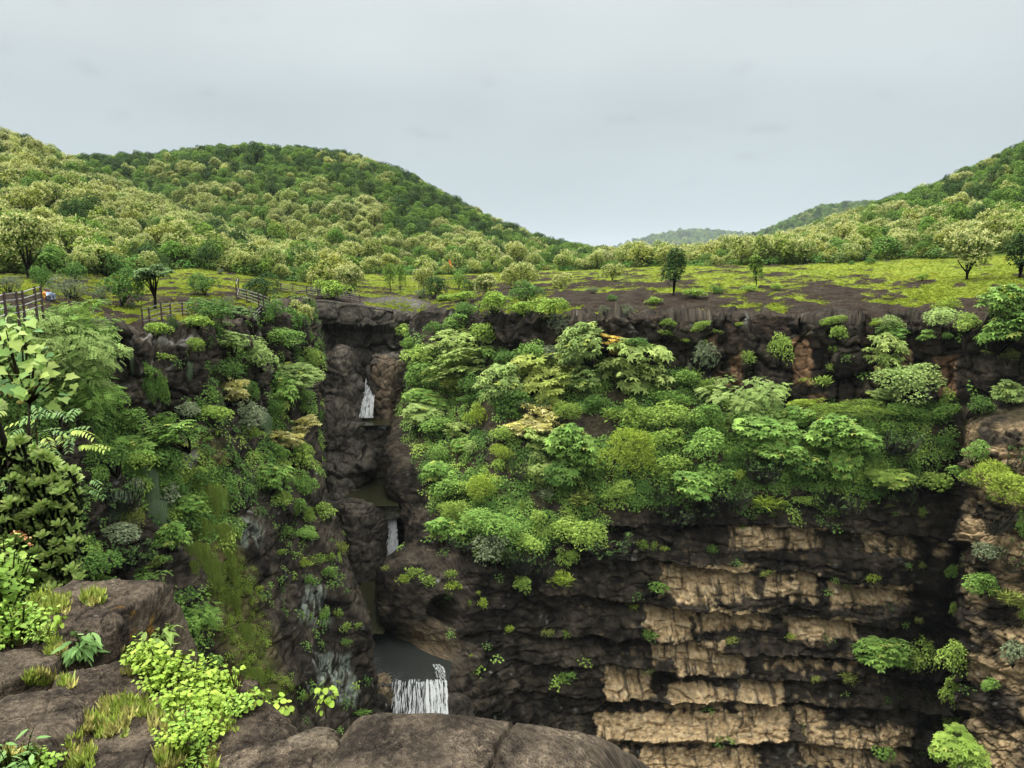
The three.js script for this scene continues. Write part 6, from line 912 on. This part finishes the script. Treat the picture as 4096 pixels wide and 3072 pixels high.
// a leafy herb: stems from one foot, leaves of one outline (unit height)
function herb(seed, o) {
  const r = rng(seed), L = new Leaves(), T = new Leaves(), c = new THREE.Color(), foot = V(0, 0, 0);
  for (let k = 0; k < o.stems; k++) {
    const a = r() * 6.28, sp = o.spread * Math.sqrt(r()), tip = V(Math.cos(a) * sp, .45 + .55 * r(), Math.sin(a) * sp), pts = []; const f0 = foot.clone().add(V(Math.cos(a) * sp * .45, 0, Math.sin(a) * sp * .45));
    for (let j = 0; j <= 5; j++) { const t = j / 5; pts.push(V(lerp(f0.x, tip.x, t * t * .5 + t * .5), tip.y * t * (1 - .1 * t), lerp(f0.z, tip.z, t * t * .5 + t * .5))); } T.tube(pts, .014 * (o.thick ?? 1), .006 * (o.thick ?? 1), o.stem ?? STEM, 5);
    for (let j = 0; j < o.leaves; j++) {
      const t = .25 + .75 * (j + r() * .7) / o.leaves, i = Math.min(4, Math.floor(t * 5)), q = pts[i].clone().lerp(pts[i + 1], clamp(t * 5 - i)), b = r() * 6.28, out = V(Math.cos(b), .1 + .5 * r(), Math.sin(b)).normalize(), stalk = o.stalk * (.5 + r()), O = q.clone().addScaledVector(out, stalk); T.tube([q, q.clone().lerp(O, .5).add(V(0, .01, 0)), O], .005, .004, STEM, 4);
      const nrm = V(out.x * .35, 1, out.z * .35 + .25).add(rdir(r).multiplyScalar(.4)).normalize(), tt = out.clone().add(V(0, -.35, 0)); tt.addScaledVector(nrm, -tt.dot(nrm)).normalize();
      c.copy(o.a).lerp(o.b, r()).multiplyScalar(.8 + .4 * r()); L.shape(o.leaf, O, tt, nrm, o.size * (.6 + .6 * r()), c, o.cup ?? .14, o.droop ?? .22);
    }
  }
  return { trunk: T.geo(), crown: L.geo() };
}
const leafNear = leafMat(WHITE1, .4); leafNear.specularIntensity = .3; leafNear.roughness = .6;
function nearPlant(px, py, w, h, geo, name, label, group, dd = 0, cat = 'plant') {   // foot at px, py; w and h in sketch pixels
  const hp = hit(px, py, [soil, ...fgRocks]), d = (hp ? hp.d : FG(py)) + dd, p = hp && !dd ? hp.p : W(px, py, d), m = mpp(px, py, d), o = new THREE.Group(); if (geo.trunk) part(o, 'stem', geo.trunk, barkMat); if (geo.crown) part(o, 'leaves', geo.crown, leafNear); if (geo.blossom) part(o, 'blossom', geo.blossom, leafNear);
  o.position.copy(p); o.scale.set(w * m, h * m, w * m); o.rotation.y = hash3(px | 0, py | 0, 1, 0) * 6.28; return put(o, name, label, cat, group);
}
const NEON = [G(.27, .43, .045), G(.41, .54, .08)], FRESH = [G(.22, .40, .05), G(.36, .52, .09)], COOL = [G(.15, .30, .08), G(.26, .42, .13)];
const hk = (seed, o) => herb(seed, { stems: 18, leaves: 11, spread: .55, stalk: .10, size: .118, leaf: 'heart', a: NEON[0], b: NEON[1], ...o });
const heartA = hk(1), heartB = hk(2), heartC = hk(3, { stems: 22, size: .10 }), small1 = hk(4, { stems: 18, leaves: 9, size: .11, leaf: 'round', a: FRESH[0], b: FRESH[1] }), small2 = hk(5, { stems: 18, leaves: 9, size: .14, leaf: 'lance', a: FRESH[0], b: FRESH[1] });
const gl = 'lime-leaved plants trailing between the near boulders', gp = 'trailing lime plants';
[[150, 672, 50, 46, heartA], [168, 680, 56, 50, heartB], [186, 690, 58, 48, heartC], [204, 694, 56, 48, heartA], [222, 698, 50, 42, heartB], [160, 690, 46, 36, heartC], [178, 706, 50, 36, heartB], [200, 712, 56, 36, heartA], [220, 714, 48, 32, heartC], [240, 712, 42, 30, small1], [186, 732, 46, 34, small1], [176, 748, 44, 34, heartC], [196, 752, 42, 34, small1], [188, 768, 52, 30, small2], [206, 736, 44, 28, heartB], [140, 664, 36, 34, heartA]].forEach(([x, y, w, h, g], i) => { nearPlant(x, y, w * .85, h * .8, g, 'lime_plant', null, gp, 0); inZone(scene.children[scene.children.length - 1], 'lime-leaved plant', y < 700 ? 'in the upper part of the trailing lime mass' : 'in the lower part of the trailing lime mass', x + y / 1000); });
nearPlant(158, 652, 54, 44, herb(11, { stems: 8, leaves: 9, spread: .5, stalk: .06, size: .24, leaf: 'lance', a: G(.20, .33, .06), b: G(.32, .44, .10), droop: .5, cup: .3 }), 'broadleaf_shrub', 'shrub with big drooping oval leaves behind the trailing lime plants');
nearPlant(88, 662, 50, 48, herb(12, { stems: 6, leaves: 10, spread: .42, stalk: .05, size: .30, leaf: 'lance', a: COOL[0], b: COOL[1], droop: .35 }), 'nettle_plant', 'pointed-leaved mint green plant in front of the rounded brown boulder');
nearPlant(60, 636, 22, 40, herb(13, { stems: 2, leaves: 9, spread: .16, stalk: .12, size: .26, leaf: 'round', a: NEON[0], b: NEON[1] }), 'sprout', 'upright sprig of round lime leaves on the slab\'s front edge');
nearPlant(326, 718, 36, 52, herb(14, { stems: 1, leaves: 40, spread: .02, stalk: .22, size: .15, leaf: 'round', a: NEON[0], b: NEON[1], thick: 1.6 }), 'sapling', 'lone sapling with bright round leaves against the dark cliff', null, .5);
nearPlant(257, 706, 26, 26, herb(15, { stems: 3, leaves: 8, spread: .3, stalk: .16, size: .2, leaf: 'round', a: NEON[0], b: NEON[1] }), 'sprout', 'small round-leaved sprig left of the lone sapling, nearer the lime mass');
nearPlant(281, 712, 28, 20, herb(16, { stems: 4, leaves: 6, spread: .45, stalk: .16, size: .22, leaf: 'round', a: NEON[0], b: NEON[1] }), 'sprout', 'low round-leaved sprig just left of the lone sapling');
nearPlant(14, 772, 62, 44, herb(17, { stems: 12, leaves: 6, spread: .5, stalk: .08, size: .22, leaf: 'lance', a: COOL[0], b: COOL[1] }), 'herb', 'dull green herb in the lower left corner', null);
nearPlant(40, 774, 40, 26, small1, 'herb', 'round-leaved herb beside the corner herb at the bottom left');
[[2, 622, 60, 50, small2], [18, 632, 50, 44, small1], [-14, 616, 60, 60, small2], [30, 636, 42, 32, small1], [8, 646, 44, 28, small2], [40, 642, 30, 22, small2]].forEach(([x, y, w, h, g]) => { const o = nearPlant(x, y, w, h, g, 'herb', null, 'herbs left of the slab'); inZone(o, 'bright green herb', 'in the patch left of the flat-topped slab', x); });
{ // dry twigs and grass between the boulders
  const r = rng(88), T = new Leaves(); for (let k = 0; k < 14; k++) { const a = r() * 3.14, b = V(Math.cos(a) * (.3 + .5 * r()), .5 + .5 * r(), (r() - .5) * .5), m = b.clone().multiplyScalar(.5).add(rdir(r).multiplyScalar(.08)); T.tube([V(0, 0, 0), m, b], .014, .006, G(.30, .20, .12), 4); T.tube([m, m.clone().lerp(b, .5).add(V(.15 * (r() - .5), .12, .1 * r()))], .008, .004, G(.30, .20, .12), 4); }
  nearPlant(238, 694, 34, 36, { trunk: T.geo() }, 'dry_twigs', 'spray of bare reddish dry twigs behind the lime plants', null, 0, 'twigs');
  const bladeGeo = (() => { const L = new Leaves(); L.soft = .3; for (let k = 0; k < 12; k++) { const a = r() * 6.28, t = V(Math.cos(a) * .8, .8, Math.sin(a) * .8).add(rdir(r).multiplyScalar(.3)).normalize(), s = V(0, 1, 0).cross(t).normalize(); L.leaf(V(Math.cos(a) * .1 * r(), 0, Math.sin(a) * .1 * r()), t, s, s.clone().cross(t), .6 + .7 * r(), .055, WHITE1.clone().multiplyScalar(.75 + .5 * r()), UPV, .1, .45); } return L.geo(); })();
  const list = [], zonesG = [[26, 672, 54, 686, 60], [82, 712, 130, 738, 110], [100, 698, 150, 716, 80], [160, 750, 215, 772, 110], [58, 676, 72, 690, 14], [30, 600, 72, 615, 70], [0, 606, 50, 645, 160], [84, 598, 104, 606, 20], [46, 640, 66, 656, 40], [70, 744, 92, 772, 30], [150, 700, 240, 735, 120], [-10, 590, 40, 640, 120], [120, 650, 150, 676, 30], [64, 735, 84, 772, 26], [0, 752, 40, 775, 40], [225, 696, 250, 712, 30], [296, 712, 316, 724, 12]];
  for (const [x0, y0, x1, y1, n] of zonesG) for (let k = 0; k < n; k++) { const px = lerp(x0, x1, r()), py = lerp(y0, y1, r()), h = hit(px, py, [soil, ...fgRocks]) ; if (!h) continue; list.push([h.p.clone().add(V(0, -.005, 0)), UPV.clone().add(rdir(r).multiplyScalar(.25)).normalize(), .035 + .055 * r() * r(), noise(px / 20, py / 20, 3)]); }
  cover('grass', 'tufts of yellow-green grass in the joints of the near boulders', list, bladeGeo, leafNear, r, (k) => k > 0 ? [G(.46, .46, .12), G(.58, .54, .18)] : [G(.30, .42, .06), G(.44, .52, .09)]);
  const gr = []; for (const [x0, y0, x1, y1, n] of [[34, 597, 70, 610, 46], [84, 595, 104, 602, 16], [0, 640, 8, 645, 3]]) for (let k = 0; k < n; k++) { const px = lerp(x0, x1, r()), py = lerp(y0, y1, r()); const h = hit(px, py, fgRocks); if (!h) continue; gr.push([h.p, UPV.clone(), .05 + .04 * r(), -.3]); }
  cover('grass', 'short grass growing on top of the flat-topped slab', gr, bladeGeo, leafNear, r, () => [G(.30, .40, .06), G(.46, .52, .10)]);
}

// ---- near trees at the left edge
function nearTree(name, label, geo, at, scale) { const o = new THREE.Group(); part(o, 'branches', geo.trunk, barkMat); part(o, 'leaves', geo.crown, leafNear); if (geo.blossom) part(o, 'blossom', geo.blossom, leafNear); o.position.copy(at); o.scale.setScalar(scale ?? 1); return put(o, name, label, name.includes('bush') ? 'bush' : 'tree'); }
{ // big lobed leaves
  const r = rng(301), L = new Leaves(), T = new Leaves(), base = W(-30, 560, 9.2), c = new THREE.Color(), A = (px, py, d) => W(px, py, d).sub(base);
  const stem = A(28, 440, 9.2); T.tube([V(0, 0, 0), A(-6, 480, 9.2), stem, A(30, 398, 9.1)], .07, .03, G(.12, .10, .075), 7); T.tube([V(0, 0, 0), A(2, 440, 9), A(-20, 380, 8.8), A(-30, 340, 8.6)], .08, .03, G(.16, .14, .11), 7);
  const ends = [[6, 330, 9], [-10, 345, 8.7], [22, 346, 9], [36, 352, 9.2], [12, 358, 8.8], [-6, 366, 8.6], [30, 368, 8.8], [44, 372, 9], [54, 380, 9.1], [20, 378, 8.6], [4, 384, 8.6], [40, 384, 8.8], [58, 386, 9.2], [-14, 390, 8.8], [26, 392, 9], [46, 394, 9.1], [10, 342, 9.3], [26, 334, 9.3], [48, 362, 9.4], [-4, 324, 9.1], [14, 396, 9.1], [34, 376, 9.3]];
  for (const [x, y, d] of ends) { const P = A(x, y, d), M = A(28 - (28 - x) * .3, 400, 9.1); T.tube([A(30, 402, 9.1), M.lerp(P, .6).add(V(0, .03, 0)), P], .02, .006, G(.20, .17, .08), 5);
    for (let k = 0; k < 7; k++) { const b = r() * 6.28, out = V(Math.cos(b), -.1, Math.sin(b) * .8 + .3).normalize(), nrm = V(out.x * .3, 1, .45).add(rdir(r).multiplyScalar(.45)).normalize(), t = out.clone().add(V(0, -.2, 0)); t.addScaledVector(nrm, -t.dot(nrm)).normalize(); c.copy(G(.19, .34, .07)).lerp(G(.38, .48, .11), r()); if (r() < .05) c.copy(G(.36, .31, .05)); if (r() < .2) c.copy(G(.15, .31, .09)); c.multiplyScalar(.8 + .35 * r()); L.shape('lobed', P.clone().add(rdir(r).multiplyScalar(.2)), t, nrm, .09 + .07 * r(), c, .2, .35); } }
  nearTree('tree', 'near tree with big yellow-green lobed leaves at the left edge', { trunk: T.geo(), crown: L.geo() }, base);
}
{ // long leaves of many leaflets
  const r = rng(302), L = new Leaves(), T = new Leaves(), base = W(-10, 610, 13), c = new THREE.Color(), A = (px, py, d) => W(px, py, d).sub(base), hub = [A(10, 470, 13), A(40, 465, 13.2), A(30, 440, 13), A(60, 450, 13.4), A(-10, 440, 12.8)];
  for (const h of hub) T.tube([V(0, 0, 0), h.clone().multiplyScalar(.5).add(V(.2, 0, 0)), h], .09, .03, G(.13, .11, .08), 6);
  const frond = (P, dir, len, n, bright) => { const side = dir.clone().cross(UPV).normalize(), pts = []; for (let j = 0; j <= 6; j++) { const t = j / 6; pts.push(P.clone().addScaledVector(dir, len * t).add(V(0, len * (.12 * t - .42 * t * t), 0))); } T.tube(pts, .012, .004, G(.22, .26, .06), 4);
    for (let j = 1; j <= n; j++) for (const e of [-1, 1]) { const t = j / n, i = Math.min(5, Math.floor(t * 6)), O = pts[i].clone().lerp(pts[i + 1], clamp(t * 6 - i)), tt = side.clone().multiplyScalar(e).addScaledVector(dir, .55).add(V(0, -.35, 0)).normalize(), nrm = UPV.clone().add(rdir(r).multiplyScalar(.35)).addScaledVector(side, e * .3); nrm.addScaledVector(tt, -nrm.dot(tt)).normalize(); c.copy(bright ? G(.30, .42, .06) : G(.10, .22, .05)).lerp(bright ? G(.42, .52, .09) : G(.20, .34, .085), r()).multiplyScalar(.75 + .5 * r()); L.shape('lance', O, tt, nrm, len * .30 * (1 - .35 * t) , c, .2, .35); } };
  const F2 = [[86, 425, 13.2, 1, .5, .6, 1], [92, 440, 13, 1, .25, .5, 1], [98, 440, 13.4, .9, .1, .4, 1], [76, 430, 13.4, .4, .6, .5, 1]]; for (const [x, y, d, dx, dz, len, b] of F2) { const P = A(x - 14, y + 6, d); T.tube([hub[3], hub[3].clone().lerp(P, .5).add(V(0, .06, 0)), P], .025, .012, G(.13, .11, .07), 5); frond(P, V(dx, .25, dz).normalize(), .55 * len + .3, 8, b); }
  for (let k = 0; k < 62; k++) { const x = -14 + 110 * r(), y = 400 + 100 * r() + Math.max(0, x - 70) * .4, d = 12.2 + 1.8 * r(), P = A(x, y, d); if (r() < .4) T.tube([hub[Math.floor(r() * 5)], P], .014, .008, G(.13, .11, .07), 4); const a = r() * 6.28; frond(P, V(Math.cos(a), .15, Math.abs(Math.sin(a))).normalize(), .4 + .22 * r(), 6, r() < .12); }
  nearTree('tree', 'near tree with long drooping leaves of many leaflets below the lobed-leaved one', { trunk: T.geo(), crown: L.geo() }, base);
}
{ // thorny spurge: knobbly upright stems ending in rosettes
  const r = rng(303), L = new Leaves(), T = new Leaves(), base = W(-6, 640, 9.4), c = new THREE.Color(), A = (px, py, d) => W(px, py, d).sub(base);
  for (let k = 0; k < 420; k++) {
    const x = -14 + 92 * Math.pow(r(), .8), y = 440 + 150 * r() + Math.max(0, x - 20) * .55, d = 8.8 + 1.2 * r(), P = A(x, y, d); if (y > 600) continue; const Q = P.clone().add(V((r() - .6) * .25, -.13 - .14 * r(), -.14)), pts = []; for (let j = 0; j <= 6; j++) { const t = j / 6; pts.push(Q.clone().lerp(P, t).add(V(Math.sin(t * 2.5 + k) * .05, -.10 * Math.sin(t * 3.1), 0))); }
    T.tube(pts, .022, .017, G(.12, .165, .08).multiplyScalar(.7 + .6 * r()), 6); for (let j = 0; j < 22; j++) { const t = r(), i = Math.min(5, Math.floor(t * 6)), O = pts[i].clone().lerp(pts[i + 1], t * 6 - i), dd = rdir(r); L.leaf(O.clone().addScaledVector(dd, .022), dd, rdir(r).cross(dd).normalize(), rdir(r), .022, .016, G(.26, .34, .16), dd); }
    const up = P.clone().sub(Q).normalize().lerp(UPV, .4).normalize(); for (let j = 0; j < 13; j++) { const a = j * 2.4, e = .25 + .7 * (j / 13), out = V(Math.cos(a), 0, Math.sin(a)); const t = up.clone().multiplyScalar(1 - e * .8).addScaledVector(out, e).normalize(), nrm = up.clone().addScaledVector(t, -up.dot(t)).normalize(); c.copy(G(.25, .38, .09)).lerp(G(.46, .54, .16), r()); L.shape('spoon', P, t, nrm, .095 + .03 * r(), c, .1, .12); }
  }
  for (const [x, y] of [[0, 500], [30, 520], [50, 560], [10, 560]]) T.tube([V(0, 0, 0), A(x, y + 20, 9.6), A(x, y, 9.6)], .07, .04, G(.14, .15, .10), 6);
  nearTree('spurge_bush', 'near thorny bush with knobbly stems and pale rosettes at the left edge', { trunk: T.geo(), crown: L.geo() }, base);
}
{ // flowering herb with small orange-pink heads
  const r = rng(304), h = herb(305, { stems: 40, leaves: 10, spread: .5, stalk: .05, size: .085, leaf: 'heart', a: G(.20, .36, .05), b: G(.34, .50, .08) }), B = new Leaves(); for (let k = 0; k < 7; k++) { const a = r() * 6.28, q = .42 * Math.sqrt(r()), P = V(q * Math.cos(a), .82 + .2 * r(), q * Math.sin(a)); for (let j = 0; j < 9; j++) { const d = rdir(r); d.y = Math.abs(d.y); B.leaf(P.clone().addScaledVector(d, .02), d, rdir(r).cross(d).normalize(), UPV, .035, .035, j % 3 ? G(.75, .34, .16) : G(.80, .55, .25), d); } }
  h.blossom = B.geo(); const o = nearPlant(6, 600, 74, 68, h, 'flowering_shrub', 'bright green shrub with small orange-pink flower heads at the left edge', null, .35, 'shrub'); o.rotation.y = 0;
}
nameZones();
renderer.render(scene, camera);
